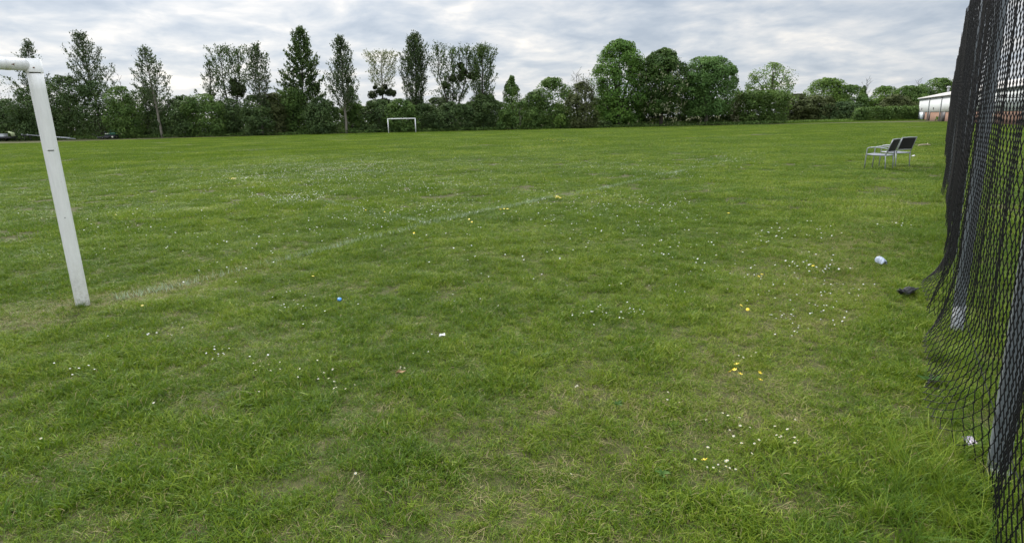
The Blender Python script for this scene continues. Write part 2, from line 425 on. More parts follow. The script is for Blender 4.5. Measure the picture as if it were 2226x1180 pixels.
# the pitch lines and worn places (world positions, from where they lie on the ground)
GP = ground(180, 660)[:2]                                # near goal post
LU = np.array([0.59165, 0.80619])                        # direction of the goal line
LA = ground(930, 490)[:2]; LB = ground(730, 445)[:2]
def line_dist(x, y, p, d):
    return np.abs((x-p[0])*d[1] - (y-p[1])*d[0]), (x-p[0])*d[0] + (y-p[1])*d[1]
FP1 = np.array([2.14, 2.33]); FP2 = np.array([3.35, 4.24]); FD1 = (FP2-FP1)/np.linalg.norm(FP2-FP1)
FD2 = np.array([0.580, 0.8146]); FL1 = float(np.linalg.norm(FP2-FP1))
def fence_path(s):
    s = np.asarray(s, float)[..., None]
    return np.where(s < FL1, FP1 + FD1*s, FP2 + FD2*(s-FL1))
def fence_side(x, y):
    """signed distance from the fence line, positive on the pitch side"""
    a = -(x-FP2[0])*FD2[1] + (y-FP2[1])*FD2[0]
    return a

def wear(x, y):
    """0..1: how worn and dry the turf is"""
    d, s = line_dist(x, y, GP, LU)
    w = np.exp(-(d/0.45)**2)*np.clip(1.0-np.abs(s-0.0)/3.2, 0, 1)*1.3           # goal mouth
    w = w*(0.4+1.1*vnoise(x*2.3, y*2.3, seed=11))
    fs = fence_side(x, y)
    w2 = np.exp(-((fs-0.95)/0.85)**2)*(vnoise(x*0.9, y*0.9, seed=12)*1.0+0.05)*np.clip((34-y)/10, 0, 1)
    w3 = np.clip(vnoise(x*1.6, y*1.6, seed=13)*vnoise(x*4.1, y*4.1, seed=14)*2.4-1.45, 0, 1)
    return np.clip(np.maximum(np.maximum(w, w2*0.8), w3), 0, 1)

def scatter_ring(r0, r1, dens, half=R_(47)):
    area = half*(r1*r1-r0*r0); n = int(area*dens)
    r = np.sqrt(r0*r0 + (r1*r1-r0*r0)*rng.random(n)); a = (rng.random(n)*2-1)*half
    return r*np.sin(a), r*np.cos(a)

def grass_field():
    P, Ro, S, I, T = [], [], [], [], []
    off = [0, len(V0), len(V0)+len(V1)]
    def push(x, y, base, nv, sxy, sz, tint, tilt):
        n = len(x)
        P.append(np.stack([x, y, gz(x, y)-0.004], 1))
        Ro.append(np.stack([rng.normal(0, tilt, n), rng.normal(0, tilt, n), rng.random(n)*6.283], 1))
        S.append(np.stack([sxy, sxy, sz], 1)); I.append(base+rng.integers(0, nv, n)); T.append(tint)
    # near: single tufts
    x, y = scatter_ring(1.2, 11.5, 620)
    keep = rng.random(len(x)) < np.clip(1.25-np.hypot(x, y)/20, 0.55, 1)
    x, y = x[keep], y[keep]
    h = 0.40 + 0.85*vnoise(x*3.2, y*3.2, seed=1)**1.4 + 0.85*(vnoise(x*9, y*9, seed=2)-0.38) + 0.3*(vnoise(x*0.8, y*0.8, seed=8)-0.5)
    w = wear(x, y)
    h = np.clip(h*(1-0.50*w), 0.46, 1.7)
    keep = rng.random(len(x)) > 0.40*w
    tint = np.clip(0.30*rng.random(len(x)) + 0.75*w*rng.random(len(x))**0.5, 0, 1)
    sxy = 0.75+0.5*rng.random(len(x))
    sel = keep
    push(x[sel], y[sel], off[0], len(V0), sxy[sel]*np.clip(h[sel], 0.7, 1.15), h[sel], tint[sel], 0.22)
    # dead thatch lying between the tufts
    x, y = scatter_ring(1.2, 10, 110)
    w = wear(x, y); keep = rng.random(len(x)) < 0.30+0.7*w
    x, y = x[keep], y[keep]
    push(x, y, len(V0)+len(V1)+len(V2), len(V4), 0.7+0.6*rng.random(len(x)), 0.6+0.5*rng.random(len(x)), np.full(len(x), 0.35), 0.05)
    # middle: clumps
    x, y = scatter_ring(9.5, 34, 11)
    h = 0.5 + 0.7*vnoise(x*2.0, y*2.0, seed=1) + 0.35*(vnoise(x*0.5, y*0.5, seed=8)-0.4)
    w = wear(x, y)
    push(x, y, off[1], len(V1), 0.8+0.5*rng.random(len(x)), np.clip(h*(1-0.5*w), 0.3, 1.5), np.clip(0.30*rng.random(len(x))+0.55*w*rng.random(len(x)), 0, 1), 0.03)
    # far: wide patches up to the trees
    x, y = scatter_ring(29, 108, 0.62)
    k = y < 109-0.02*x
    x, y = x[k], y[k]
    h = 0.55 + 0.6*vnoise(x*0.6, y*0.6, seed=1)
    push(x, y, off[2], len(V2), 0.8+0.4*rng.random(len(x)), h, 0.30*rng.random(len(x)), 0.004)
    # the field goes on right of the hedge and behind the fence
    x = 40+75*rng.random(2400); y = 106+9*rng.random(2400)
    k = x > 48.5
    push(x[k], y[k], off[2], len(V2), 0.8+0.4*rng.random(k.sum()), 0.9+1.3*rng.random(k.sum()), 0.1*rng.random(k.sum()), 0.004)
    instancer('grass', np.vstack(P), np.vstack(Ro), np.vstack(S), np.concatenate(I), np.concatenate(T), V0+V1+V2+V4,
              'short mown green grass covering the playing field', 'grass')
grass_field()

def long_grass():
    P = []; S = []
    def put(x, y, s): P.append((x, y)); S.append(s)
    for s in np.arange(-0.6, 30, 0.035):                 # unmown strip under the fence
        for side in (0.08, 0.3):
            if rng.random() < 0.55*(0.35+vnoise(np.array([s*1.1]), np.array([side]), seed=21)[0]):
                p = fence_path(np.array([s]))[0]; nl = np.array([-FD2[1], FD2[0]])
                q = p + nl*(rng.normal(0.02, 0.16)); put(q[0], q[1], (0.25+0.4*rng.random())*(1 if s < 12 else 1.1))
    for px, py, n, rad, sc in ((2065, 1095, 22, 0.14, 0.6), (2150, 1120, 24, 0.18, 0.65), (2010, 1160, 22, 0.14, 0.6), (2060, 790, 14, 0.10, 0.6), (2085, 990, 16, 0.12, 0.7), (1955, 985, 8, 0.12, 0.55),
                           (468, 415, 12, 0.28, 0.55), (-6, 602, 14, 0.2, 0.55), (2200, 1150, 34, 0.25, 0.8), (2035, 560, 16, 0.25, 0.6), (2045, 520, 20, 0.3, 0.7), (2060, 440, 20, 0.4, 0.7), (175, 662, 10, 0.08, 0.33), (200, 655, 8, 0.06, 0.33)):
        c = ground(px, py)
        for _ in range(n): put(c[0]+rng.normal(0, rad), c[1]+rng.normal(0, rad), sc*(0.6+0.6*rng.random()))
    P = np.array(P); S = np.array(S); n = len(P)
    instancer('long_grass', np.column_stack([P, gz(P[:, 0], P[:, 1])-0.005]), np.column_stack([rng.normal(0, 0.16, (n, 2)), rng.random(n)*6.283]),
              np.column_stack([S*0.9, S*0.9, S]), rng.integers(0, len(V3), n), 0.46*rng.random(n), V3,
              'long uncut grass growing in tufts along the foot of the fence', 'long grass')
long_grass()

# faded white pitch lines: chalked blades
def pitch_marking():
    g = np.random.default_rng(5)
    pts = []
    def seg(p, d, s0, s1, dens, wid):
        n = int((s1-s0)*dens); s = s0 + (s1-s0)*g.random(n); o = g.normal(0, wid, n)
        x = p[0]+d[0]*s - d[1]*o; y = p[1]+d[1]*s + d[0]*o
        k = g.random(n) < np.clip(vnoise(x*0.9, y*0.9, seed=31)*1.4-0.2, 0.22, 1)
        pts.append(np.stack([x[k], y[k]], 1))
    d = (LB-LA)/np.linalg.norm(LB-LA)
    lu = ground(1520, 365)[:2]-LA; lu /= np.linalg.norm(lu)
    lv = ground(540, 582)[:2]-LA; lv /= np.linalg.norm(lv)
    seg(LA, lu, 0, 3.6, 540, 0.045); seg(LA, lu, 3.4, 15, 270, 0.05)
    seg(LA, lv, 0, 4.6, 330, 0.045)
    seg(LA, d, 0, 1.1, 560, 0.04); seg(LA, d, 1.0, 4.2, 210, 0.05)
    p = np.vstack(pts); n = len(p)
    h = 0.050+0.035*g.random(n); a = g.random(n)*6.283; w = 0.0028; ln = h*0.7
    z = gz(p[:, 0], p[:, 1])
    b = np.column_stack([p, z+0.006]); dx = np.column_stack([np.cos(a), np.sin(a), np.zeros(n)]); f = np.column_stack([-np.sin(a), np.cos(a), np.zeros(n)])
    tip = b+dx*ln[:, None]; tip[:, 2] += h
    V = np.stack([b-f*w, b+f*w, tip], 1).reshape(-1, 3)
    mt = mat_plain('chalk_line_paint', (0.37, 0.46, 0.29), 0.9, var=0.35, vscale=30)
    o = link('pitch_marking', mesh_from('pitch_marking', V, None, np.arange(n*3).reshape(-1, 3), [mt]))
    tag(o, 'faded white chalk lines of the goal area on the grass', 'pitch line', kind='structure')
pitch_marking()

def weeds():
    mt = mat_leaf('broad_weed_leaves', (0.035, 0.085, 0.016), (0.06, 0.125, 0.022), (0.09, 0.165, 0.035), 0.25)
    g = np.random.default_rng(77)
    for px, py, sc, lab in ((1342, 890, 0.55, 'broad leaved weed rosette in the middle foreground grass'), (1440, 1040, 0.62, 'broad leaved weed rosette left of the nearest daisy cluster'), (2018, 842, 1.0, 'leafy weed beside the loose foot of the fence mesh'), (2120, 1090, 1.1, 'leafy weed at the foot of the nearest fence post')):
        p = ground(px, py); V = []; q = []; n = 0
        for k in range(9):
            a = k*2.4+g.normal(0, 0.3); L = (0.045+0.03*g.random())*sc; w = L*0.24; up = 0.35+0.5*g.random()
            for i, t in enumerate((0.0, 0.35, 0.7, 1.0)):
                ww = w*(0.25, 0.9, 0.85, 0.08)[i]; r = L*t; z = 0.02+L*up*t*(1-0.55*t)*1.3
                V += [(math.cos(a)*r-math.sin(a)*ww, math.sin(a)*r+math.cos(a)*ww, z+0.004), (math.cos(a)*r, math.sin(a)*r, z), (math.cos(a)*r+math.sin(a)*ww, math.sin(a)*r-math.cos(a)*ww, z+0.004)]
            for i in range(3): q += [[n+3*i, n+3*i+1, n+3*i+4, n+3*i+3], [n+3*i+1, n+3*i+2, n+3*i+5, n+3*i+4]]
            n += 12
        o = link('weed_plant', mesh_from('weed_plant', V, q, None, [mt], {'tint': np.repeat(g.random(9), 12)}))
        o.location = (p[0], p[1], float(gz(p[0], p[1]))+0.02); tag(o, lab, 'weed', 'broad leaved weeds in the grass')
weeds()

# ------------------------------------------------------------------ near and far goals
def goal_near():
    e = empty('football_goal', (GP[0], GP[1], 0), 'white tubular goal close by, its chipped post and crossbar corner at the left', 'football goal')
    r = 0.058
    b = MB(); zz = np.linspace(-0.2, 2.150, 12)
    b.tube(np.column_stack([np.zeros(12), np.zeros(12), zz]), r, 28)
    post = b.build('post', M['goal'], e, True)
    b = MB()                                             # corner sleeve and welded elbow
    b.tube([(0, 0, 2.088), (0, 0, 2.090), (0, 0, 2.196)], [r+0.005]*3, 28)
    b.tube([(0, 0, 2.194), (0, 0, 2.201)], [r+0.005, r+0.002], 28)
    sl = b.build('corner_sleeve', M['goal'], e, True)
    b = MB(); d = -LU
    s = np.linspace(0.02, 7.2, 20)
    b.tube(np.column_stack([d[0]*s, d[1]*s, np.full(20, 2.150)]), r*0.86, 28)
    b.tube(np.column_stack([d[0]*np.array([0.165, 0.168, 0.2]), d[1]*np.array([0.165, 0.168, 0.2]), np.full(3, 2.150)]), [r*0.885]*3, 28)
    bar = b.build('crossbar', M['goal'], e, True)
    tocam = np.array([-GP[0], -GP[1]]); tocam /= np.linalg.norm(tocam); side = np.array([-tocam[1], tocam[0]])
    def plate(z, w, h, name, off, mat, sd=0.0, rr=r):
        b = MB(); n = 7; th = (np.linspace(-0.5, 0.5, n)*w + sd)/rr
        V = []; rad = rr+off
        for zz in (z-h/2, z+h/2):
            for t in th: V.append([*(tocam*math.cos(t)*rad+side*math.sin(t)*rad), zz])
        for zz in (z-h/2, z+h/2):
            for t in th: V.append([*(tocam*math.cos(t)*(rr-0.003)+side*math.sin(t)*(rr-0.003)), zz])
        q = []
        for i in range(n-1): q += [[i, i+1, n+i+1, n+i], [i, 2*n+i, 2*n+i+1, i+1], [n+i, n+i+1, 3*n+i+1, 3*n+i]]
        q += [[0, n, 3*n, 2*n], [n-1, 3*n-1, 4*n-1, 2*n-1]]
        b.add(V, q); return b.build(name, mat, e)
    plate(1.430, 0.045, 0.007, 'net_slot', 0.0026, M['dark_gap'])
    plate(2.084, 0.085, 0.008, 'sleeve_gap', 0.0015, M['dark_gap'])
    plate(2.125, 0.012, 0.009, 'bolt_hole', 0.008, M['rust'], rr=r+0.0)
    plate(0.83, 0.007, 0.007, 'bolt_hole', 0.0015, M['dark_gap'])
    for s_, w_ in ((0.155, 0.03), (0.30, 0.028)):        # rust patches on the bar
        b = MB(); c = np.array([d[0]*s_, d[1]*s_, 2.150]); n = np.array([tocam[0], tocam[1], -0.12]); n -= np.array([d[0], d[1], 0])*(n@np.array([d[0], d[1], 0])); n /= np.linalg.norm(n)
        u = np.array([d[0], d[1], 0]); v = np.cross(n, u)
        K = 9; V = [c+n*(r*0.86+0.0012)]
        for k in range(K):
            a = k*6.283/K; rr = w_*(0.5+0.35*math.sin(3*a+s_*9)); V.append(c+n*(r*0.86+0.0005)+u*math.cos(a)*rr+v*math.sin(a)*rr*0.45)
        b.add(V, t=[[0, 1+k, 1+(k+1) % K] for k in range(K)]); b.build('rust_patch', M['rust'], e)
    # far upright of the same goal (out of the picture)
    b = MB(); b.tube(np.column_stack([np.full(12, d[0]*7.2), np.full(12, d[1]*7.2), zz]), r, 20); b.build('post', M['goal'], e, True)
goal_near()

def goal_far():
    A = ground(845, 290)[:2]; B = ground(904, 288)[:2]
    Yc = 98.0
    a = np.array(at(845, 290, Yc)); b_ = np.array(at(904, 288.2, Yc+1.2)); a[2] = b_[2] = 0
    e = empty('football_goal', a, 'white metal goal frame standing far off before the trees', 'football goal')
    e2 = b_-a; H = 2.22
    b = MB(); b.tube([(0, 0, -0.1), (0, 0, H)], 0.075, 12); b.build('post', M['goal_far'], e, True)
    b = MB(); b.tube([(e2[0], e2[1], -0.1), (e2[0], e2[1], H)], 0.075, 12); b.build('post', M['goal_far'], e, True)
    b = MB(); u = e2/np.linalg.norm(e2); b.tube([-u*0.07+[0, 0, H], e2+u*0.07+[0, 0, H]], 0.075, 12); b.build('crossbar', M['goal_far'], e, True)
goal_far()

# ------------------------------------------------------------------ chain link fence
def chain_fence():
    e = empty('chain_link_fence', (FP1[0], FP1[1], 0), 'tall black chain link fence with sagging folded mesh on grey posts along the right', 'fence')
    o3 = np.array([FP1[0], FP1[1], 0.0])
    HT = 3.3; LEAN = 0.030
    NL = np.array([-FD2[1], FD2[0]])
    def sheet(s, z):
        zz = z/HT
        wob = vnoise(s*0.35+7, z*0.5, seed=40)
        f1 = vnoise(s*1.35 + 1.1*wob, z*0.28+3, seed=41)-0.5
        f2 = vnoise(s*3.4 + 1.5*wob, z*0.45, seed=42)-0.5
        f3 = vnoise(s*8.0, z*1.1, seed=43)-0.5
        amp = np.clip(1.15-0.02*s, 0.5, 1.15)*(0.35+0.65*np.clip((s-0.9)/1.6, 0, 1))
        n = 0.058 + LEAN*z + amp*(0.115*f1 + 0.09*f2 + 0.022*f3)
        n = np.maximum(n, 0.048+LEAN*z)
        # the loose foot of the mesh spreads out over the grass
        bump = 0.16 + 0.3*(vnoise(s*0.6+2, s*0, seed=44)-0.5) + 0.62*np.exp(-((s-3.2)/0.6)**2) + 0.50*np.exp(-((s-1.45)/0.5)**2) + 0.62*np.exp(-((s-0.5)/0.5)**2)
        bump = bump*np.clip((s+0.25)/0.5, 0.1, 1)
        bump = np.clip(bump, 0.05, 1.0)*np.clip(1.1-s/14, 0.1, 1)
        u = np.clip(1-z/0.55, 0, 1)
        n = n + 0.30*bump*u**1.3
        z2 = z + 0.045 + bump*u**1.6*(0.06+0.12*(vnoise(s*2.0, u*2, seed=45)-0.2)) + 0.03*(vnoise(s*1.2, z*1.5, seed=46)-0.5)
        z2 = z2 - 0.12*bump*np.sin(math.pi*np.clip(z/0.8, 0, 1))
        z2 = np.maximum(z2, 0.04)
        z2 = z2 + 0.16*(vnoise(s*0.55, s*0+5, seed=47)-0.5)*zz          # uneven top edge
        s2 = s + 0.10*(vnoise(s*1.4, z*0.3, seed=48)-0.5)+0.05*(vnoise(s*4, z*0.5, seed=49)-0.5)
        p = fence_path(s2)
        x = p[..., 0]+NL[0]*n; y = p[..., 1]+NL[1]*n
        return np.stack([x, y, z2+gz(x, y)], -1)
    mb = MB()
    def weave(s0, s1, p, r, k):
        npk = int((s1-s0)/p); q = p*1.32; nz = int(HT/q)
        K, J = np.meshgrid(np.arange(npk), np.arange(nz+1), indexing='ij')
        par = (K+J) % 2
        S = s0 + K*p + par*p; Z = J*q
        # extra points either side of each knuckle give the bent wire
        P0 = sheet(S, Z)
        nrm = np.array([NL[0], NL[1], 0.0])
        P0 = P0 + nrm*np.where(par == 1, r*1.0, -r*1.0)[..., None]
        P0 = P0 - np.stack([FD2[0]*np.where(par == 1, -1, 1), FD2[1]*np.where(par == 1, -1, 1), 0*S], -1)*r*0.55
        # ring cross sections
        T = np.gradient(P0, axis=1); T /= np.linalg.norm(T, axis=2)[..., None]
        A = np.cross(T, nrm); A /= np.linalg.norm(A, axis=2)[..., None]; B = np.cross(T, A)
        th = np.arange(k)*2*np.pi/k + 0.4
        V = P0[..., None, :] + r*(np.cos(th)[:, None]*A[..., None, :] + np.sin(th)[:, None]*B[..., None, :])
        base = (K*(nz+1)+J)[:, :-1]*k
        j = np.arange(k); j2 = (j+1) % k
        qd = np.stack([base[..., None]+j, base[..., None]+j2, base[..., None]+k+j2, base[..., None]+k+j], -1).reshape(-1, 4)
        mb.add((V.reshape(-1, 3)-o3), qd)
    weave(-1.0, 8.0, 0.044, 0.0026, 4)
    weave(8.0, 20.0, 0.044, 0.0026, 3)
    weave(20.0, 43.0, 0.050, 0.0030, 3)
    wm = mb.build('wire_mesh', M['wire'], e, True)
    # line wires
    for z in (0.32, 1.65, 3.2):
        s = np.arange(-1.0, 43, 0.25); P = fence_path(s)
        P = np.column_stack([P+NL*(0.045+LEAN*z), gz(P[:, 0], P[:, 1])+z])-o3
        b = MB(); b.tube(P, 0.0022, 4); b.build('line_wire', M['wire'], e)
    # posts, leaning slightly to the pitch
    ss = [-2.6, 0.0, FL1] + [FL1+2.8*k for k in range(1, 15)]
    for i, s in enumerate(ss):
        p = fence_path(np.array([s]))[0]; g0 = float(gz(p[0], p[1]))
        ax = np.array([FD2[0], FD2[1], 0]); ay = np.array([NL[0], NL[1], 0])
        w, dp = 0.105, 0.070
        ln = 0.030 + 0.006*math.sin(i*2.7)
        root = empty_part = None
        b = MB()
        # rolled steel channel: web and two flanges
        prof = [(-w/2, dp/2), (w/2, dp/2), (w/2, -dp/2), (w/2-0.008, -dp/2), (w/2-0.008, dp/2-0.008), (-w/2+0.008, dp/2-0.008), (-w/2+0.008, -dp/2), (-w/2, -dp/2)]
        zs = [-0.3, 0.9, 2.1, 3.3]
        V = []
        for z in zs:
            for (u, v) in prof: V.append(np.array([p[0], p[1], g0])-o3 + ax*u + ay*(v+ln*max(z, 0)) + np.array([0, 0, z]))
        n = 8; q = []
        for k in range(len(zs)-1):
            for j in range(n): q.append([k*n+j, k*n+(j+1) % n, (k+1)*n+(j+1) % n, (k+1)*n+j])
        t_ = (len(zs)-1)*n
        q += [[t_+0, t_+1, t_+4, t_+5], [t_+1, t_+2, t_+3, t_+4], [t_+0, t_+5, t_+6, t_+7]]
        b.add(V, q)
        po = b.build('post', M['post_steel'], e)
        if i in (1, 2):                                  # bare galvanised foot
            b = MB(); V = []
            for z in (-0.1, 0.2 if i == 2 else 0.08):
                for (u, v) in ((-w/2-0.003, dp/2+0.003), (w/2+0.003, dp/2+0.003), (w/2+0.003, -dp/2-0.003), (-w/2-0.003, -dp/2-0.003)):
                    V.append(np.array([p[0], p[1], g0])-o3 + ax*u + ay*(v+ln*max(z, 0)) + np.array([0, 0, z]))
            b.add(V, [[0, 1, 5, 4], [1, 2, 6, 5], [2, 3, 7, 6], [3, 0, 4, 7], [4, 5, 6, 7]])
            b.build('bare_foot', M['galv'], po)
chain_fence()

# ------------------------------------------------------------------ garden chairs
def chair(rn, F, Wd, label):
    """rn: near rear foot on the ground; F forward, Wd across"""
    e = empty('garden_chair', (rn[0], rn[1], float(gz(*rn))), label, 'chair', 'garden chairs on the grass')
    F3 = np.array([F[0], F[1], 0]); W3 = np.array([Wd[0], Wd[1], 0]); U = np.array([0, 0, 1.0])
    w, d = 0.56, 0.54
    def P(a, b, z): return F3*a + W3*b + U*z             # a forward, b across, z up
    r = 0.0145
    for b_ in (0.0, w):
        mb = MB(); mb.tube([P(-0.015, b_, -0.01), P(0.0, b_, 0.22), P(0.02, b_, 0.43)], r, 10); mb.build('rear_leg', M['alu'], e, True)
        # front leg bending over into the arm
        pts = [P(d, b_, -0.01), P(d-0.01, b_, 0.3), P(d-0.02, b_, 0.575), P(d-0.032, b_, 0.612), P(d-0.065, b_, 0.632), P(d-0.13, b_, 0.638)]
        mb = MB(); mb.tube(pts, r, 10); mb.build('front_leg', M['alu'], e, True)
        aa = np.linspace(d-0.12, -0.03, 9); t = np.linspace(0, 1, 9)
        pts = [P(a, b_, 0.640+0.012*math.sin(k*2.2)-0.055*k*k) for a, k in zip(aa, t)]
        mb = MB()
        mb.tube(np.array(pts), 0.016, 10); mb.tube(np.array(pts)+W3*0.012, 0.014, 10); mb.tube(np.array(pts)-W3*0.012, 0.014, 10)
        mb.build('armrest', M['alu'], e, True)
        mb = MB(); mb.tube([P(0.02, b_, 0.42), P(-0.03, b_, 0.58), P(-0.075, b_, 0.72), P(-0.125, b_, 0.865)], r, 10); mb.build('back_post', M['alu'], e, True)
    mb = MB(); mb.tube([P(-0.125, -0.012, 0.865), P(-0.130, w/2, 0.873), P(-0.125, w+0.012, 0.865)], 0.0155, 10)
    mb.build('back_rail', M['alu'], e, True)
    mb = MB(); mb.tube([P(-0.012, 0, 0.515), P(-0.012, w, 0.515)], 0.012, 8); mb.build('back_rail', M['alu'], e, True)
    # sling back
    mb = MB(); nu, nv = 6, 8; V = []
    for off in (0.0, 0.008):
        for i in range(nv):
            t = i/(nv-1); z = 0.53+0.325*t; a = -0.014-0.108*t
            for j in range(nu):
                v = j/(nu-1); sag = 0.018*math.sin(math.pi*v)
                V.append(P(a-sag+off, 0.008+(w-0.016)*v, z))
    q = []
    for i in range(nv-1):
        for j in range(nu-1): q += [[i*nu+j, i*nu+j+1, (i+1)*nu+j+1, (i+1)*nu+j], [nv*nu+i*nu+j, nv*nu+(i+1)*nu+j, nv*nu+(i+1)*nu+j+1, nv*nu+i*nu+j+1]]
    mb.add(V, q); mb.build('backrest', M['mesh_black'], e, True)
    # seat frame and slats
    mb = MB()
    for b_ in (0.0, w): mb.tube([P(0.0, b_, 0.415), P(d*0.5, b_, 0.420), P(d-0.01, b_, 0.44)], 0.015, 8)
    mb.tube([P(d-0.012, 0, 0.44), P(d-0.012, w, 0.44)], 0.015, 8); mb.tube([P(0.005, 0, 0.413), P(0.005, w, 0.413)], 0.013, 8)
    mb.build('seat_frame', M['alu'], e, True)
    mb = MB()
    for k in range(9):
        a = 0.045+k*(d-0.09)/8.0
        Mx = np.column_stack([F3, W3, U]); mb.box(P(a, w/2, 0.420+0.025*a/d), (0.047, w-0.034, 0.012), Mx, 0.003)
    mb.build('seat', M['mesh_grey'], e)
chair((10.70, 17.15), (-0.62, 0.784), (0.784, 0.62), 'left silver garden chair of the pair, standing nearly side on')
chair((11.52, 17.98), (-0.314, 0.949), (0.949, 0.314), 'right silver garden chair of the pair, its wide black back facing us')

# ------------------------------------------------------------------ litter
def blob(nu=26, nv=16):
    bm = bmesh.new(); bmesh.ops.create_uvsphere(bm, u_segments=nu, v_segments=nv, radius=1.0)
    return bm
def crumple(name, px, py, size, mat, label, cat, seed, amp=0.35, freq=2.6, zrot=0.0, lift=0.45, flatten=True, shape=None):
    p = ground(px, py)
    bm = blob(); mb = MB(); mb.bm(bm); V = np.vstack(mb.v)
    n = np.abs(vnoise(V[:, 0]*freq+seed, V[:, 1]*freq, V[:, 2]*freq, seed=seed)-0.5)*2
    n2 = np.abs(vnoise(V[:, 0]*freq*2.3, V[:, 1]*freq*2.3+seed, V[:, 2]*freq*2.3, seed=seed+1)-0.5)*2
    V = V*(1-amp*n-amp*0.5*n2)[:, None]
    if shape is not None: V = shape(V)
    V = V*np.array(size); V = V @ rotz(zrot).T
    V[:, 2] += size[2]*lift
    mb.v = [V]
    o = mb.build(name, mat, None, False); o.location = (p[0], p[1], float(gz(p[0], p[1]))+0.035)
    return tag(o, label, cat)
M['bag'] = mat_plain('pale_plastic', (0.50, 0.56, 0.66), 0.35, var=0.25, vscale=45, col2=(0.26, 0.31, 0.44))
M['black_cloth'] = mat_plain('black_cloth', (0.012, 0.012, 0.013), 0.55, var=0.3, vscale=40)
def plastic_bag():
    p = ground(1912, 577); g = np.random.default_rng(4); nu, nv = 17, 15; V = []
    for i in range(nu):
        t = i/(nu-1)
        for j in range(nv):
            a = math.pi*(j/(nv-1))*1.08-0.12
            w = 0.034+0.036*t**0.7; h = 0.050+0.030*math.sin(math.pi*(0.25+0.6*t))
            cr = 0.016*(abs(vnoise(np.array([t*5.3]), np.array([j*0.55]), seed=91)[0]-0.5)*2) + 0.008*g.random()
            V.append(((w-cr*0.7)*math.cos(a)*1.15, 0.088-0.176*t+0.012*math.sin(a*3+t*4), max(0.0, (h-cr)*math.sin(a))))
    V = np.array(V)*np.array([0.45, 0.6, 0.95]); V[-nv:, 2] *= 0.75
    I = V*np.array([0.94, 1, 0.92]); q = []
    for i in range(nu-1):
        for j in range(nv-1): q += [[i*nv+j, i*nv+j+1, (i+1)*nv+j+1, (i+1)*nv+j], [nu*nv+i*nv+j, nu*nv+(i+1)*nv+j, nu*nv+(i+1)*nv+j+1, nu*nv+i*nv+j+1]]
    mb = MB(); mb.add(np.vstack([V, I]), q, [[k, k+1, nv//2] for k in range(nv-1)])
    o = mb.build('plastic_bag', M['bag']); o.location = (p[0], p[1], float(gz(p[0], p[1]))+0.03); o.rotation_euler = (0.12, 0.0, R_(20))
    tag(o, 'crumpled pale blue and white plastic bag lying on the grass', 'plastic bag')
plastic_bag()
def cloth_shape(V):
    V = V.copy(); t = V[:, 0]; V[:, 2] += 0.5*t*t - 0.1 + 0.25*np.sin(t*7); V[:, 1] += 0.35*np.sin(t*2.6); return V
crumple('black_cloth', 1970, 642, (0.150, 0.050, 0.036), M['black_cloth'], 'crumpled black cloth dropped on the grass near the fence', 'cloth', 8, 0.62, 3.4, R_(12), 0.6, shape=cloth_shape)
def bit(name, px, py, pts_, mat, label, cat, zoff=0.045, thick=0.004):
    p = ground(px, py); mb = MB(); pts_ = np.asarray(pts_, float); n = len(pts_)
    V = np.vstack([pts_, pts_ - [0, 0, thick]]); q = [[i, (i+1) % n, n+(i+1) % n, n+i] for i in range(n)]
    t = [[0, i, i+1] for i in range(1, n-1)] + [[n, n+i+1, n+i] for i in range(1, n-1)]
    mb.add(V, q, t); o = mb.build(name, mat); o.location = (p[0], p[1], float(gz(p[0], p[1]))+zoff); return tag(o, label, cat)
M['blue'] = mat_plain('blue_plastic', (0.05, 0.22, 0.62), 0.35)
M['paper'] = mat_plain('white_paper', (0.80, 0.80, 0.80), 0.6)
M['purple'] = mat_plain('purple_wrapper', (0.48, 0.36, 0.58), 0.4, vscale=45, col2=(0.70, 0.66, 0.72))
M['deadleaf'] = mat_plain('dead_leaf', (0.27, 0.17, 0.07), 0.8, var=0.4, vscale=40)
M['stick'] = mat_plain('dry_stick', (0.45, 0.38, 0.26), 0.8, var=0.3)
def bottle_cap():
    p = ground(738, 652); mb = MB()
    mb.tube([(0, 0, 0), (0, 0, 0.016), (0, 0, 0.0175)], [0.0185, 0.0185, 0.016], 18)
    for k in range(18):
        a = k*6.283/18; mb.box((math.cos(a)*0.0187, math.sin(a)*0.0187, 0.008), (0.0015, 0.0022, 0.014), rotz(a))
    o = mb.build('bottle_cap', M['blue']); o.location = (p[0], p[1], float(gz(p[0], p[1]))+0.035); o.rotation_euler = (0.5, 0.2, 0)
    tag(o, 'small blue plastic bottle cap lying in the grass', 'bottle cap')
bottle_cap()
bit('paper_scrap', 962, 736, [(-0.024, -0.01, 0), (0.0, -0.018, 0.012), (0.022, -0.004, 0.004), (0.018, 0.014, 0.016), (-0.006, 0.016, 0.008), (-0.02, 0.006, 0.016)], M['paper'], 'small white paper scrap lying in the middle of the grass', 'paper')
bit('sweet_wrapper', 2106, 982, [(-0.03, -0.02, 0), (0.01, -0.035, 0.02), (0.032, -0.01, 0.0), (0.02, 0.025, 0.025), (-0.012, 0.04, 0.012), (-0.034, 0.015, 0.03)], M['purple'], 'purple and white wrapper caught under the fence mesh', 'wrapper', 0.05)
bit('dead_leaf', 872, 818, [(-0.035, -0.005, 0.0), (-0.015, -0.02, 0.012), (0.012, -0.016, 0.004), (0.036, 0.0, 0.014), (0.014, 0.016, 0.0), (-0.014, 0.014, 0.014)], M['deadleaf'], 'curled brown dead leaf lying on the near grass', 'leaf', 0.05)
bit('paper_scrap', 1986, 341, [(-0.07, -0.04, 0), (0.02, -0.06, 0.03), (0.08, -0.01, 0.0), (0.05, 0.05, 0.04), (-0.04, 0.06, 0.01)], M['paper'], 'white paper scrap on dry grass to the right of the chairs', 'paper', 0.06)
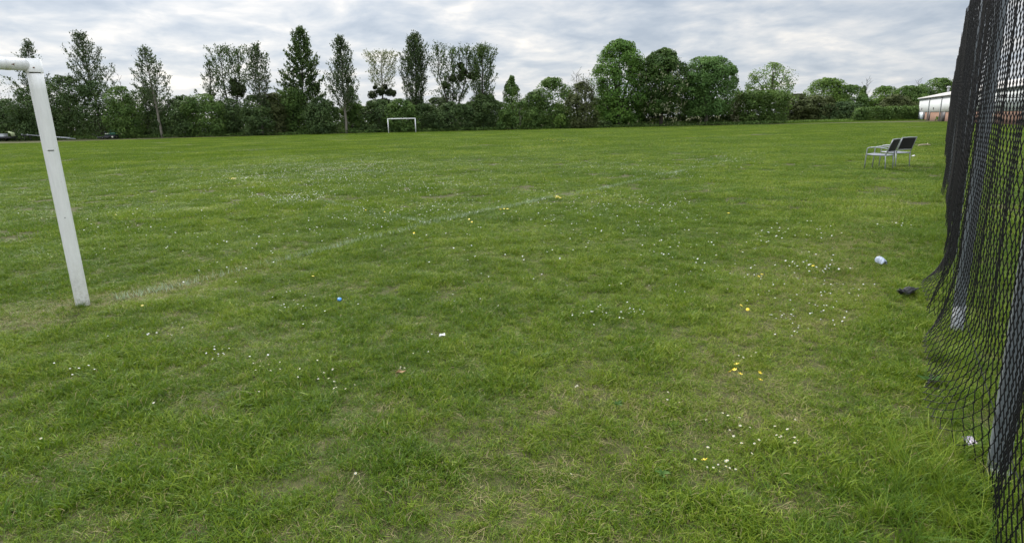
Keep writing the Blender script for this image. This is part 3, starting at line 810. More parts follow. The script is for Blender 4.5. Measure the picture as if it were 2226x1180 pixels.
def stick():
    a = ground(1996, 320); b = ground(2023, 317.5); b = a + (b-a)/np.linalg.norm(b-a)*0.62
    b = ground(2022, 319.2); mb = MB(); c = (a+b)/2
    mb.tube([a-c+[0, 0, 0.0], (a-c)*0.4+[0, 0.02, 0.03], (b-c)*0.5+[0, -0.01, 0.035], b-c], [0.028, 0.03, 0.026, 0.018], 8)
    mb.tube([(b-c)*0.5+[0, -0.01, 0.035], (b-c)*0.8+[0.0, 0.12, 0.09]], [0.014, 0.008], 6)
    o = mb.build('stick', M['stick'], None, True); o.location = (c[0], c[1], 0.07); tag(o, 'pale dry stick lying on the grass beyond the chairs', 'stick')
stick()

# ------------------------------------------------------------------ daisies and buttercups
def flower_meshes():
    g = np.random.default_rng(3)
    V = [(0, 0, 0.0)]; t = []; K = 13
    for k in range(K):                                  # petals round a disc
        a = k*6.283/K; w = 0.19
        i = len(V); r0, r1 = 0.003, 0.0115*(0.9+0.2*g.random())
        V += [(math.cos(a-w)*r0, math.sin(a-w)*r0, 0.0006), (math.cos(a-w)*r1*0.93, math.sin(a-w)*r1*0.93, 0.0022+0.001*g.random()), (math.cos(a)*r1, math.sin(a)*r1, 0.0025), (math.cos(a+w)*r1*0.93, math.sin(a+w)*r1*0.93, 0.0022), (math.cos(a+w)*r0, math.sin(a+w)*r0, 0.0006)]
        t += [[i, i+1, i+2], [i, i+2, i+3], [i, i+3, i+4]]
    petals = mesh_from('petals', V, None, t, [M['white_petal']])
    mb = MB(); mb.tube([(0, 0, 0.0), (0, 0, 0.0026), (0, 0, 0.004)], [0.0042, 0.0042, 0.0022], 8)
    centre = mesh_from('flower_centre', np.vstack(mb.v), np.vstack(mb.q), np.vstack(mb.t), [M['yellow']])
    mb = MB(); mb.tube([(0, 0, 0.0005), (0.003, 0.001, -0.025), (0.002, -0.002, -0.07)], 0.0008, 4)
    stem = mesh_from('stem', np.vstack(mb.v), np.vstack(mb.q), np.vstack(mb.t), [M['stem']])
    V = [(0, 0, 0.0015)]; t = []; K = 5
    for k in range(K):                                  # buttercup cup
        a = k*6.283/K; w = 0.55; i = len(V)
        V += [(math.cos(a-w)*0.008, math.sin(a-w)*0.008, 0.005), (math.cos(a-0.2)*0.0125, math.sin(a-0.2)*0.0125, 0.0085), (math.cos(a+0.2)*0.0125, math.sin(a+0.2)*0.0125, 0.0085), (math.cos(a+w)*0.008, math.sin(a+w)*0.008, 0.005)]
        t += [[0, i, i+1], [0, i+1, i+2], [0, i+2, i+3]]
    cup = mesh_from('petals', V, None, t, [M['yellow']])
    # small one-piece versions
    Vd = [(0, 0, 0.005)] + [(math.cos(k*0.785)*0.0115, math.sin(k*0.785)*0.0115, 0.002) for k in range(8)]
    td = [[0, 1+k, 1+(k+1) % 8] for k in range(8)]
    one = mesh_from('daisy', Vd, None, td, [M['white_petal']])
    oney = mesh_from('buttercup', [(x*1.1, y*1.1, z) for x, y, z in Vd], None, td, [M['yellow']])
    return petals, centre, stem, cup, one, oney
FM = flower_meshes()

def flowers():
    g = np.random.default_rng(12)
    near = []                                           # pixel clusters: centre, spread, count
    for cx, cy, sx_, sy_, n in ((475, 765, 14, 8, 13), (560, 810, 30, 22, 9), (700, 812, 24, 14, 9), (640, 815, 20, 12, 4), (180, 808, 22, 9, 5), (350, 720, 40, 14, 7), (300, 735, 30, 10, 4), (285, 842, 5, 5, 1), (336, 878, 4, 4, 1),
                             (1610, 935, 45, 25, 15), (1570, 1008, 28, 12, 11), (1720, 950, 22, 16, 7), (1462, 868, 14, 6, 4), (1255, 835, 6, 4, 3), (1310, 834, 4, 3, 1), (1122, 1019, 3, 3, 1), (1242, 1017, 3, 3, 1),
                             (1610, 772, 22, 8, 6), (1705, 690, 35, 22, 22), (1800, 676, 45, 14, 22), (1752, 580, 45, 14, 40), (1660, 600, 60, 22, 20), (1835, 628, 40, 14, 22), (1290, 680, 36, 14, 16), (1360, 676, 22, 12, 12), (1650, 512, 22, 8, 12), (1940, 488, 14, 4, 9), (930, 745, 25, 30, 6), (870, 800, 12, 8, 3), (690, 665, 60, 22, 14), (640, 655, 30, 10, 7), (1040, 640, 60, 24, 10), (500, 580, 50, 18, 14), (1480, 640, 80, 40, 14), (1100, 560, 120, 30, 22), (80, 800, 40, 60, 4), (770, 1040, 4, 4, 1), (760, 850, 18, 14, 4)):
        for _ in range(n): near.append((cx+g.normal(0, sx_), cy+g.normal(0, sy_)))
    P = np.array([ground(x, y, 0.05)[:2] for x, y in near if y > 330])
    # further daisies by patches on the field
    far = []
    for cx, cy, sx_, sy_, n in ((560, 375, 110, 14, 900), (700, 365, 90, 12, 1100), (830, 358, 70, 9, 700), (640, 430, 45, 7, 330), (690, 395, 120, 16, 700), (960, 395, 120, 22, 520), (1130, 345, 160, 14, 500), (1200, 312, 160, 8, 500),
                             (1560, 350, 60, 9, 420), (1460, 375, 60, 10, 260), (1330, 360, 50, 8, 200), (1250, 430, 80, 24, 220), (1430, 440, 60, 16, 160), (1640, 320, 90, 10, 260), (1800, 270, 120, 3, 200), (900, 460, 90, 14, 220), (820, 480, 100, 20, 160), (350, 400, 130, 24, 300), (200, 430, 110, 30, 140), (470, 500, 160, 30, 160), (1350, 490, 120, 25, 140), (1730, 500, 60, 14, 60), (1560, 560, 110, 25, 60), (1050, 340, 300, 20, 700), (1000, 300, 420, 7, 500), (380, 330, 200, 10, 200)):
        x = cx+g.normal(0, sx_, n); y = cy+g.normal(0, sy_, n)
        for a, b in zip(x, y):
            hz = 267-0.0225*(a-873)
            if b > hz+21: far.append(ground(a, b, 0.05)[:2])
    P = np.vstack([P, np.array(far)])
    P = P[fence_side(P[:, 0], P[:, 1]) > 0.25]
    P = P[(P[:, 1] > 1.8) & (P[:, 1] < 104)]
    P = P[(np.hypot(P[:, 0], P[:, 1]) < 7) | (g.random(len(P)) < 0.7)]
    o_ = np.argsort(np.hypot(P[:, 0], P[:, 1])); P = P[o_]
    def place(nm, me_list, x, y, lab, cat, grp, sc, zc):
        z = float(gz(x, y))+zc
        if len(me_list) == 1: o = link(nm, me_list[0])
        else:
            o = bpy.data.objects.new(nm, None); COL.objects.link(o); o.empty_display_size = 0.02
            for me, pn in me_list:
                c = link(pn, me, o)
        o.location = (x, y, z); o.rotation_euler = (g.normal(-0.05, 0.3), g.normal(0, 0.3), g.random()*6.28); o.scale = (sc, sc, sc)
        return tag(o, lab, cat, grp)
    d = np.hypot(P[:, 0], P[:, 1])
    for i in range(300):
        lst = [(FM[0], 'petals'), (FM[1], 'flower_centre'), (FM[2], 'stem')] if d[i] < 4.2 else [FM[4]]
        place('daisy', lst, P[i, 0], P[i, 1], 'tiny white daisy open in the nearer grass', 'daisy', 'daisies in the nearer grass', 0.40+0.24*g.random(), 0.048+0.02*g.random())
    # the rest as one
    Q = P[300:]; n = len(Q); s = 0.6+0.35*g.random(n)
    base = np.array([(0, 0, 0.005)] + [(math.cos(k*1.047)*0.0115, math.sin(k*1.047)*0.0115, 0.001) for k in range(6)])
    tilt = g.normal(0, 0.3, (n, 2))
    V = base[None]*s[:, None, None]
    V[..., 2] += V[..., 0]*tilt[:, :1] + V[..., 1]*tilt[:, 1:]
    V = V + np.column_stack([Q, gz(Q[:, 0], Q[:, 1])+0.066+0.02*g.random(n)])[:, None]
    t = (np.arange(n)[:, None, None]*7 + np.array([[0, 1+k, 1+(k+1) % 6] for k in range(6)])[None]).reshape(-1, 3)
    o = link('daisies', mesh_from('daisies', V.reshape(-1, 3), None, t, [M['white_petal']]))
    tag(o, 'drifts of white daisies speckling the farther part of the field', 'daisies', kind='stuff')
    # buttercups
    near = [(1602, 798), (1588, 815), (1597, 811), (1608, 821), (1650, 818), (1651, 835), (1611, 666), (1625, 675), (1649, 606), (1656, 600), (1767, 581), (310, 668), (252, 470), (1532, 1004), (1026, 486), (1020, 480), (900, 510)]
    mid = [(795, 458), (836, 461)] + [(1215+g.normal(0, 5), 432+g.normal(0, 1.5)) for _ in range(14)] + [(510+g.normal(0, 5), 392+g.normal(0, 1.5)) for _ in range(12)] + [(1095+g.normal(0, 6), 461+g.normal(0, 1.5)) for _ in range(9)] + [(1200+g.normal(0, 30), 306+g.normal(0, 2)) for _ in range(34)] + [(1590+g.normal(0, 4), 463) for _ in range(2)] + [(675+g.normal(0, 3), 600) for _ in range(1)]
    for i, (x, y) in enumerate(near+mid):
        p = ground(x, y, 0.06); dd = np.hypot(p[0], p[1])
        if i < 17: lab, grp = 'yellow buttercup standing in the nearer grass', 'buttercups in the nearer grass'
        else: lab, grp = 'yellow buttercup in a far patch of the field', 'buttercups far out on the field'
        lst = [(FM[3], 'petals'), (FM[2], 'stem')] if dd < 4.5 else [FM[5]]
        place('buttercup', lst, p[0], p[1], lab, 'buttercup', grp, (1.15 if dd < 20 else 1.9)*(0.9+0.2*g.random()), 0.085)
flowers()

# ------------------------------------------------------------------ trees and hedges
def cards(Cn, nrm, size, g, aspect=0.55, axis=None, fold=0.18):
    n = len(Cn)
    nrm = nrm/(np.linalg.norm(nrm, axis=1)[:, None]+1e-9)
    r = g.normal(0, 1, (n, 3)) if axis is None else axis + g.normal(0, 0.35, (n, 3))
    a = r - nrm*np.sum(r*nrm, 1)[:, None]; a /= np.linalg.norm(a, axis=1)[:, None]+1e-9
    b = np.cross(nrm, a)
    s = np.broadcast_to(size, (n,))[:, None]
    la = a*s*0.5; lb = b*s*0.5*aspect; up = nrm*s*fold
    j = 0.75+0.5*g.random((n, 1))
    V = np.stack([Cn-la, Cn+lb*j-la*0.15+up, Cn+la*j, Cn-lb+la*0.1+up*0.5], 1).reshape(-1, 3)
    return V, np.arange(n*4).reshape(-1, 4)

def crown_mesh(name, V, q, tint, mat, parent):
    return link(name, mesh_from(name, V, q, None, [mat], {'tint': np.repeat(tint, 4)}), parent)

def px_place(px, ytop, Y):
    """foot of a plant seen at px and its height"""
    yb = 267-0.0225*(px-873) + CAMH*FPX/Y
    p = at(px, ytop*0.45+yb*0.55, Y)
    return p[0], at(px, ytop, Y)[2]

def mistletoe(e, items, Y, X0, seed):
    g = np.random.default_rng(seed)
    for (mx, my, mr) in items:
        c = at(mx, my, Y); R = mr*Y/FPX; n = int(220+500*R*R)
        d = g.normal(0, 1, (n, 3)); d /= np.linalg.norm(d, axis=1)[:, None]
        rad = R*(0.35+0.75*g.random(n)**0.7)*(0.6+0.7*vnoise(d[:, 0]*1.8+mx, d[:, 1]*1.8, d[:, 2]*1.8, seed=seed))
        P = d*rad[:, None]*np.array([1, 1, 0.9]) + np.array([c[0]-X0, 0.3*g.normal(), c[2]])
        V, q = cards(P, d+g.normal(0, 0.5, (n, 3)), 0.26+0.18*g.random(n), g, 0.6)
        crown_mesh('mistletoe', V, q, g.random(n), M['mistletoe'], e)

def poplar(label, px, ytop, hw, Y, ylo, mat, seed, lean=0.0, dens=1.0, asc=(52, 68), prof='cone', mist=(), bark='bark', size=0.34, stems=1, group='tall slender trees above the hedgerow', trunk_px=None):
    g = np.random.default_rng(seed)
    X, H = px_place(px, ytop, Y); Xt = at(px, ytop, Y)[0]
    if trunk_px: X = at(trunk_px, 267-0.0225*(trunk_px-873)+10, Y)[0]
    e = empty('poplar_tree', (X, Y, 0), label, 'tree', group)
    zlo = at(px, ylo, Y)[2]; w = hw*Y/FPX*1.02
    dxt = Xt - X
    tb = MB(); LV = []; LN = []; LA_ = []; LS = []
    for st in range(stems):
        off = 0 if stems == 1 else (st-(stems-1)/2)*w*0.75
        hh = H*(1.0 if st == 0 else 0.90+0.1*g.random())
        tz = np.linspace(-0.3, hh, 14); tt = np.clip(tz/hh, 0, 1)
        wob = np.cumsum(g.normal(0, 0.05, 14)); wob -= wob[0]; wob *= np.linspace(1, 0.4, 14)
        tx = dxt*tt**1.0 + off*np.clip(tt*2-0.35, 0, 1)**0.8 + wob; ty = np.cumsum(g.normal(0, 0.04, 14))
        tr = (0.21 if stems == 1 else 0.16)*(1-tt)**0.85+0.02
        tb.tube(np.column_stack([tx, ty, tz]), tr, 8)
        nb = int(72*dens*(0.6 if stems > 1 else 1)*(H-zlo)/11)+8
        for k in range(nb):
            t = (k+g.random())/nb
            z0 = zlo*0.80 + (hh-zlo*0.80)*t*0.97
            az = k*2.39996 + g.normal(0, 0.3)
            if prof == 'cone': pr = (1-t)**0.80*1.12+0.06
            elif prof == 'column': pr = (1-t**3)**0.8*(0.72+0.5*math.sin(math.pi*min(1, t*1.15+0.05)))*0.9+0.08
            else: pr = math.sin(math.pi*min(1, 0.22+0.78*t))**0.7+0.1
            L = w*pr*(0.55+0.55*g.random())*(0.62 if stems > 1 else 1)
            a = R_(asc[0]+(asc[1]-asc[0])*(0.3*g.random()+0.7*t))
            bx, by = np.interp(z0, tz, tx), np.interp(z0, tz, ty)
            n = 6; s = np.linspace(0, 1, n)
            rise = min(L*math.tan(a), max(0.5, (hh-z0)*0.98+0.3))
            P = np.column_stack([bx+math.cos(az)*L*s**0.85, by+math.sin(az)*L*s**0.85, z0+rise*s**1.25])
            P[1:] += g.normal(0, 0.06, (n-1, 3))
            tb.tube(P, np.linspace(0.045, 0.010, n)*(0.6+0.5*(1-t)), 4, cap=False)
            nl = int((14+18*L)*dens)
            u = 0.16+0.84*g.random(nl)**0.75
            q = np.column_stack([np.interp(u, s, P[:, i]) for i in range(3)])
            cl = g.normal(0, 1, (nl, 3))*np.array([0.22, 0.22, 0.20])
            q += cl
            LV.append(q); LN.append(g.normal(0, 1, (nl, 3))+np.array([0, -0.2, 0.2]))
            dirn = np.array([math.cos(az)*0.45, math.sin(az)*0.45, 1.0]); LA_.append(np.tile(dirn, (nl, 1)))
            LS.append(size*(0.55+0.8*g.random(nl)))
            # side shoots: upright leafy twigs
            for _ in range(int(2+L*1.6)):
                u0 = 0.25+0.7*g.random(); p0 = np.array([np.interp(u0, s, P[:, i]) for i in range(3)])
                d = np.array([math.cos(az)*0.5+g.normal(0, 0.4), math.sin(az)*0.5+g.normal(0, 0.4), 0.9]); d /= np.linalg.norm(d)
                l2 = 0.45+0.55*g.random(); m = int(5*dens)+2; v = g.random(m)
                LV.append(p0+d*(v*l2)[:, None]+g.normal(0, 0.06, (m, 3))); LN.append(g.normal(0, 1, (m, 3))); LA_.append(np.tile(d, (m, 1))); LS.append(size*(0.5+0.5*g.random(m)))
    tb.build('trunk', M[bark], e, True)
    q = np.vstack(LV); V, f = cards(q, np.vstack(LN), np.concatenate(LS), g, 0.48, np.vstack(LA_))
    crown_mesh('crown', V, f, g.random(len(q)), M[mat], e)
    if mist: mistletoe(e, mist, Y, X, seed+500)
    return e

def leafy(name, label, cat, px, ytop, hw, Y, mat, seed, prof='round', n=5200, size=0.36, zlo=0.0, depth=None, lobes=None, trunk=0.12, group=None, gap=0.30, blossom=None, bark='bark', base_px=None, branches=5, lob=0.30):
    """a bush or broad tree: leaf cards on many overlapping lobes carried by limbs"""
    g = np.random.default_rng(seed)
    X, H = px_place(px, ytop, Y)
    e = empty(name, (X, Y, 0), label, cat, group)
    w = hw*Y/FPX*1.0; dp = depth if depth else min(w, 5.0)
    K = lobes or int(12+w*3.0)
    # lobes fill the profile
    Cs, Rs = [], []
    tries = 0
    while len(Cs) < K and tries < 9000:
        tries += 1
        t = g.random(); z = zlo+(H-zlo)*t
        if prof == 'round': pr = math.sqrt(max(0, 1-(abs(t-0.42)/0.62)**2.4))
        elif prof == 'dome': pr = (1-t**3.6)**0.55*(0.84+0.16*min(1, t*2.5)) if t < 1 else 0
        elif prof == 'cone': pr = (1-t)**0.7*0.9+0.08
        elif prof == 'box': pr = 1.0
        elif prof == 'egg': pr = (math.sin(math.pi*min(1, (t*0.86+0.12)))**0.62)
        else: pr = 1.0
        if g.random() > 0.35+0.65*pr: continue
        a = g.random()*6.283; rr = math.sqrt(g.random())
        if prof == 'box': x = (g.random()*2-1)*w; y = (g.random()*2-1)*dp
        else: x = math.cos(a)*rr*w*pr; y = math.sin(a)*rr*dp*pr
        R = (lob*(0.55+0.75*g.random()))*min(w, (H-zlo)*0.6)*(0.6+0.4*pr)
        R = max(R, 0.45)
        lim = w*pr
        if prof == 'box': x = np.clip(x, -w+R*0.9, w-R*0.9)
        elif abs(x)+R > lim and lim > R: x = np.sign(x)*(lim-R)
        z = min(z, H-R*0.85); z = max(z, zlo+R*0.6)
        Cs.append((x, y, z)); Rs.append(R*0.85)
    Cs = np.array(Cs); Rs = np.array(Rs)
    # make sure something reaches the top
    Cs = Cs.copy()
    wgt = Rs**2; nl_ = int(n*0.55); idx = g.choice(len(Rs), nl_, p=wgt/wgt.sum())
    d = g.normal(0, 1, (nl_, 3)); d[:, 2] += 0.25; d /= np.linalg.norm(d, axis=1)[:, None]
    rad = Rs[idx]*(0.55+0.52*g.random(nl_)**0.6)
    P = Cs[idx]+d*rad[:, None]*np.array([1, 1, 0.85])
    # foliage between the lobes, filling the outline
    nf = n-nl_; t = g.random(nf)**0.9; az = g.random(nf)*6.283
    if prof == 'round': pr = np.sqrt(np.maximum(0, 1-(np.abs(t-0.42)/0.62)**2.4))
    elif prof == 'dome': pr = np.maximum(0, 1-t**3.6)**0.55*(0.84+0.16*np.minimum(1, t*2.5))
    elif prof == 'cone': pr = (1-t)**0.7*0.9+0.04
    elif prof == 'egg': pr = np.sin(np.pi*np.minimum(1, t*0.86+0.12))**0.62
    else: pr = np.ones(nf)
    ru = g.random(nf)**0.36*(0.72+0.42*vnoise(az*1.6+seed, t*5.0, seed=seed))
    if prof == 'box': F = np.stack([(g.random(nf)*2-1)*w*0.99, (g.random(nf)*2-1)*dp, zlo+(H-zlo)*t*(0.93+0.07*g.random(nf))], 1)
    else: F = np.stack([np.cos(az)*ru*w*pr, np.sin(az)*ru*dp*pr, zlo+(H-zlo)*t], 1)
    fd = np.stack([np.cos(az), np.sin(az), (t-0.35)*1.6], 1); fd /= np.linalg.norm(fd, axis=1)[:, None]
    near_ = np.argmin(np.abs(F[:, None, 0]-Cs[None, :, 0])+np.abs(F[:, None, 2]-Cs[None, :, 2]), axis=1)
    P = np.vstack([P, F]); d = np.vstack([d, fd]); idx = np.concatenate([idx, near_])
    P += 0.30*(np.stack([vnoise(P[:, 0]*1.3, P[:, 1]*1.3, P[:, 2]*1.3, seed=60+i) for i in range(3)], 1)-0.5)*min(1.5, w*0.4+0.4)
    dens = vnoise(P[:, 0]*0.9+seed, P[:, 1]*0.9, P[:, 2]*0.9, seed=77)
    keep = (dens > gap*g.random(n)*1.6) & (P[:, 2] > max(0.02, zlo-0.5))
    P, d, idx = P[keep], d[keep], idx[keep]
    nrm = d + g.normal(0, 0.55, P.shape) + np.array([0, 0, 0.35])
    V, f = cards(P, nrm, size*(0.55+0.85*g.random(len(P))), g, 0.62)
    lt = g.random(len(Rs))
    tint = np.clip(0.55*g.random(len(P))+0.45*lt[idx], 0, 1)
    crown_mesh('crown', V, f, tint, M[mat], e)
    tb = MB()
    if trunk:
        zt = np.array([-0.3, 0.4, max(zlo, 0.8)*0.9+0.3, zlo+(H-zlo)*0.45, zlo+(H-zlo)*0.8])
        xt = np.cumsum(g.normal(0, 0.08, 5)); xt -= xt[0]
        tb.tube(np.column_stack([xt, xt*0.6, zt]), trunk*np.array([1.35, 1.0, 0.85, 0.5, 0.12]), 10)
        sel = g.choice(len(Cs), min(len(Cs), branches), replace=False)
        for i in sel:
            c = Cs[i]; z0 = min(max(zlo*0.95, 0.3)+0.4*(H-zlo)*g.random()*0.6, c[2])
            p0 = np.array([np.interp(z0, zt, xt), np.interp(z0, zt, xt*0.6), z0]); mid = (p0+c)/2+np.array([0, 0, 0.12*np.linalg.norm(c-p0)])
            tb.tube([p0, mid, c, c+(c-mid)*0.3], trunk*np.array([0.5, 0.35, 0.18, 0.05]), 6, cap=False)
        tb.build('trunk', M[bark], e, True)
    if blossom:
        nb, zmax, bs = blossom
        ok = (d[:, 1] < -0.1) & (P[:, 2] < zlo+(H-zlo)*zmax)
        cand = np.where(ok)[0]; wt = (1.15-(P[cand, 2]-zlo)/(H-zlo)/zmax)**1.6
        pick = g.choice(cand, min(nb, len(cand)), replace=False, p=wt/wt.sum())
        B = P[pick]+d[pick]*0.30+np.array([0, -0.12, 0.05])
        B = np.repeat(B, 5, 0)+g.normal(0, 0.10, (len(B)*5, 3))*np.array([0.6, 0.6, 1.3])
        V, f = cards(B, g.normal(0, 1, B.shape)+np.array([0, -0.6, 0.3]), bs*(0.6+0.6*g.random(len(B))), g, 0.7)
        crown_mesh('blossom', V, f, g.random(len(B)), M['blossom'], e)
    return e

def bare_tree(name, label, px, ytop, hw, Y, seed, mat='bark_pale', leaf=None, group=None, zfork=0.35, nb=14, tr=0.07):
    g = np.random.default_rng(seed); X, H = px_place(px, ytop, Y)
    e = empty(name, (X, Y, 0), label, 'tree', group); w = hw*Y/FPX
    tb = MB(); LV = []
    zt = np.linspace(-0.2, H, 9); xt = np.cumsum(g.normal(0, 0.06, 9)); xt -= xt[0]
    tb.tube(np.column_stack([xt, xt*0.5, zt]), tr*(1-np.linspace(0, 1, 9))**0.8+0.014, 8)
    for k in range(nb):
        t = zfork+(1-zfork)*(k+g.random())/nb*0.95; z0 = H*t; az = k*2.4+g.normal(0, 0.4)
        L = w*(1.1-0.8*t+0.15)*(0.6+0.6*g.random()); p0 = np.array([np.interp(z0, zt, xt), np.interp(z0, zt, xt*0.5), z0])
        d = np.array([math.cos(az), math.sin(az), 0.9+0.6*g.random()])
        s = np.linspace(0, 1, 6)[:, None]; P = p0+d*L*s+np.array([0, 0, 0.2*L])*s**2; P[1:] += g.normal(0, 0.05, (5, 3))
        tb.tube(P, np.linspace(tr*0.5, 0.012, 6), 5, cap=False)
        for _ in range(4):
            i = g.integers(1, 5); d2 = d+g.normal(0, 0.6, 3); l2 = L*0.45*(0.5+g.random())
            Q = P[i]+d2/np.linalg.norm(d2)*l2*np.linspace(0, 1, 4)[:, None]; tb.tube(Q, np.linspace(0.02, 0.009, 4), 4, cap=False); LV.append(Q[1:]+g.normal(0, 0.1, (3, 3)))
    tb.build('trunk', M[mat], e, True)
    if leaf:
        q = np.vstack(LV); q = np.repeat(q, leaf[1], 0)+g.normal(0, 0.25, (len(q)*leaf[1], 3))
        V, f = cards(q, g.normal(0, 1, q.shape), 0.3*(0.5+0.6*g.random(len(q))), g, 0.55); crown_mesh('crown', V, f, g.random(len(q)), M[leaf[0]], e)
    return e

def woods():
    PG = 'tall slender trees above the hedgerow'
    poplar('thin grey green tree showing above and below the near goal corner', 58, 88, 36, 110, 240, 'poplar', 101, trunk_px=84, lean=0, dens=0.85, asc=(35, 60), prof='cone')
    poplar('tall tree with a slanting left edge, first right of the near goal corner', 168, 72, 46, 110, 205, 'poplar', 102, dens=0.95, asc=(38, 62), trunk_px=226)
    poplar('mid height ragged tree standing alone with its pale trunk bare at the foot', 314, 102, 40, 104.6, 230, 'poplar', 103, dens=0.85, asc=(36, 60), trunk_px=352, bark='bark_pale')
    poplar('sparse slight tree leaning against the left of the broad mistletoe tree', 452, 130, 26, 111, 225, 'poplar', 104, dens=0.62, asc=(40, 60))
    poplar('broad flat topped tree with one large dark mistletoe ball low on the right', 497, 104, 44, 110, 205, 'poplar_green', 105, dens=0.9, asc=(45, 62), prof='round', stems=2, mist=((516, 196, 17), (508, 178, 8)))
    poplar('narrow dark tree between the broad mistletoe tree and the tallest tree', 556, 99, 24, 104.8, 225, 'poplar', 106, dens=0.95, asc=(55, 70), prof='column', trunk_px=570, bark='bark_pale')
    poplar('tallest tree of the row, a broad feathery spire left of centre', 652, 60, 56, 110, 262, 'poplar_green', 107, dens=1.0, asc=(14, 56), prof='cone', mist=((640, 155, 5), (686, 190, 9), (655, 165, 5)), size=0.46)
    poplar('tall spire tree second left of the far goal, thin at the foot', 737, 78, 34, 104.6, 235, 'poplar', 108, dens=1.05, asc=(48, 66), prof='cone', mist=((756, 176, 5),), trunk_px=752, bark='bark_pale')
    poplar('pale young leaved tree with a cluster of mistletoe balls under its crown', 828, 116, 36, 110, 185, 'poplar_pale', 109, dens=0.85, asc=(40, 62), prof='round', size=0.30, mist=((810, 207, 9), (829, 200, 9), (846, 201, 8), (854, 203, 7), (834, 189, 6), (816, 191, 4), (838, 222, 8), (808, 225, 6)), bark='bark_pale')
    poplar('dense dark column tree directly above the far goal', 901, 77, 30, 110, 228, 'poplar', 110, dens=1.35, asc=(50, 68), prof='column')
    poplar('left of the twin trees right of the far goal, thin topped and hung with mistletoe', 983, 98, 38, 110, 215, 'poplar_green', 111, dens=0.8, asc=(45, 66), prof='round', stems=3, mist=((1001, 143, 7), (1006, 158, 9), (1002, 170, 8), (984, 172, 8), (968, 186, 7), (1024, 165, 7)))
    poplar('right of the twin trees right of the far goal, fuller leaved', 1047, 103, 32, 110, 225, 'poplar_green', 112, dens=1.1, asc=(42, 62), prof='round', mist=((1030, 168, 6), (1052, 208, 6)))
    HG = 'bushes of the hedgerow'
    B = lambda *a, **k: leafy('bush', *a, group=HG, **k)
    # front row, left to right
    front = [
        ('dark bush behind the dark trailer at the left edge', 10, 215, 60, 'hedge_dark', 'round'),
        ('pale whitish green airy bush at the left edge above the trailer', 12, 162, 46, 'hedge_grey', 'dome'),
        ('dark bush hidden partly behind the near goal post', 85, 190, 50, 'hedge_dark', 'round'),
        ('tall dark bush just right of the near goal post', 148, 163, 52, 'hedge_dark', 'dome'),
        ('dark bush above the green mower', 212, 176, 50, 'hedge_dark', 'dome'),
        ('mid green bush between the mower and the pale bare trunk', 268, 186, 36, 'hedge_mid', 'dome'),
        ('leafy bush at the foot of the tree with a pale bare trunk', 318, 190, 46, 'hedge_dark', 'dome'),
        ('low grey green bush in the dip of the hedgerow', 388, 216, 42, 'hedge_dark', 'dome'),
        ('bright topped bush under the sparse slight tree', 446, 203, 44, 'hedge_mid', 'dome'),
        ('dark bush under the broad mistletoe tree', 508, 214, 40, 'hedge_dark', 'dome'),
        ('dark bush at the foot of the narrow dark tree', 560, 205, 36, 'hedge_dark', 'dome'),
        ('thin twiggy brownish bush left of the tallest tree', 600, 200, 30, 'hedge_brown', 'dome'),
        ('green bush filling the foot of the tallest tree', 640, 190, 42, 'hedge_mid', 'dome'),
        ('dark low bush right of the tallest tree', 700, 212, 36, 'hedge_dark', 'dome'),
        ('green upright bush beside the second spire left of the far goal', 766, 186, 30, 'hedge_mid', 'cone'),
        ('dark bush below the cluster of mistletoe balls', 826, 216, 42, 'hedge_dark', 'dome'),
        ('rounded bright bush behind the left upright of the far goal', 872, 214, 34, 'hedge_mid', 'dome'),
        ('dark bush right behind the far goal', 915, 226, 44, 'hedge_dark', 'dome'),
        ('pale airy small tree right of the far goal', 948, 194, 30, 'hedge_grey', 'dome'),
        ('dark bush under the left twin tree', 985, 222, 46, 'hedge_dark', 'dome'),
        ('dark bush under the right twin tree', 1050, 205, 40, 'hedge_dark', 'dome'),
        ('pointed dark green tree left of the pale bare sapling', 1112, 164, 34, 'hedge_mid', 'cone'),
        ('green rounded tree behind the pale bare sapling', 1160, 200, 34, 'hedge_mid', 'dome'),
        ('rounded green tree left of the thin brown tree', 1200, 168, 46, 'hedge_mid', 'dome'),
        ('brownish tree close to the left of the big lime tree', 1264, 178, 34, 'hedge_brown', 'dome'),
    ]
    for i, (lab, px, yt, hw, mt, pf) in enumerate(front):
        Y = 107+2.2*math.sin(i*2.3)+(2 if i < 3 else 0)
        airy = mt == 'hedge_grey'
        B(lab, 'bush', px, yt, hw*1.18, Y+(5 if airy else 0), mt, 200+i, prof=pf, n=2600 if airy else int(5200+120*hw), size=0.29, gap=0.75 if airy else 0.34, trunk=0.10, branches=9 if airy else 5, zlo=0.0, depth=2.6)
    # second row seen through the gaps
    g = np.random.default_rng(9)
    for i, px in enumerate(range(-30, 1300, 62)):
        leafy('bush', ['dark bush glimpsed in the second row of the hedgerow'][0], 'bush', px+g.normal(0, 8), 224+g.normal(0, 11), 44, 116+g.normal(0, 1.5), ['hedge_dark', 'hedge_dark', 'hedge_mid'][i % 3], 300+i, prof='dome', n=4200, size=0.42, gap=0.2, depth=2.0, group='dark bushes glimpsed behind the hedgerow')
    # big broad trees right of centre
    BT = dict(n=36000, size=0.31, trunk=0.34, gap=0.34, branches=16, lob=0.24)
    leafy('lime_tree', 'tallest broad green tree, leftmost of the three big crowns right of centre', 'tree', 1346, 86, 65, 109, 'lime', 401, prof='dome', zlo=0.7, depth=4.8, lobes=62, **BT)
    leafy('horse_chestnut_tree', 'dark broad tree with cream blossom candles, middle of the three big crowns', 'tree', 1440, 106, 60, 107.5, 'chestnut', 402, prof='dome', zlo=2.2, depth=4.4, lobes=56, blossom=(300, 0.70, 0.27), **BT)
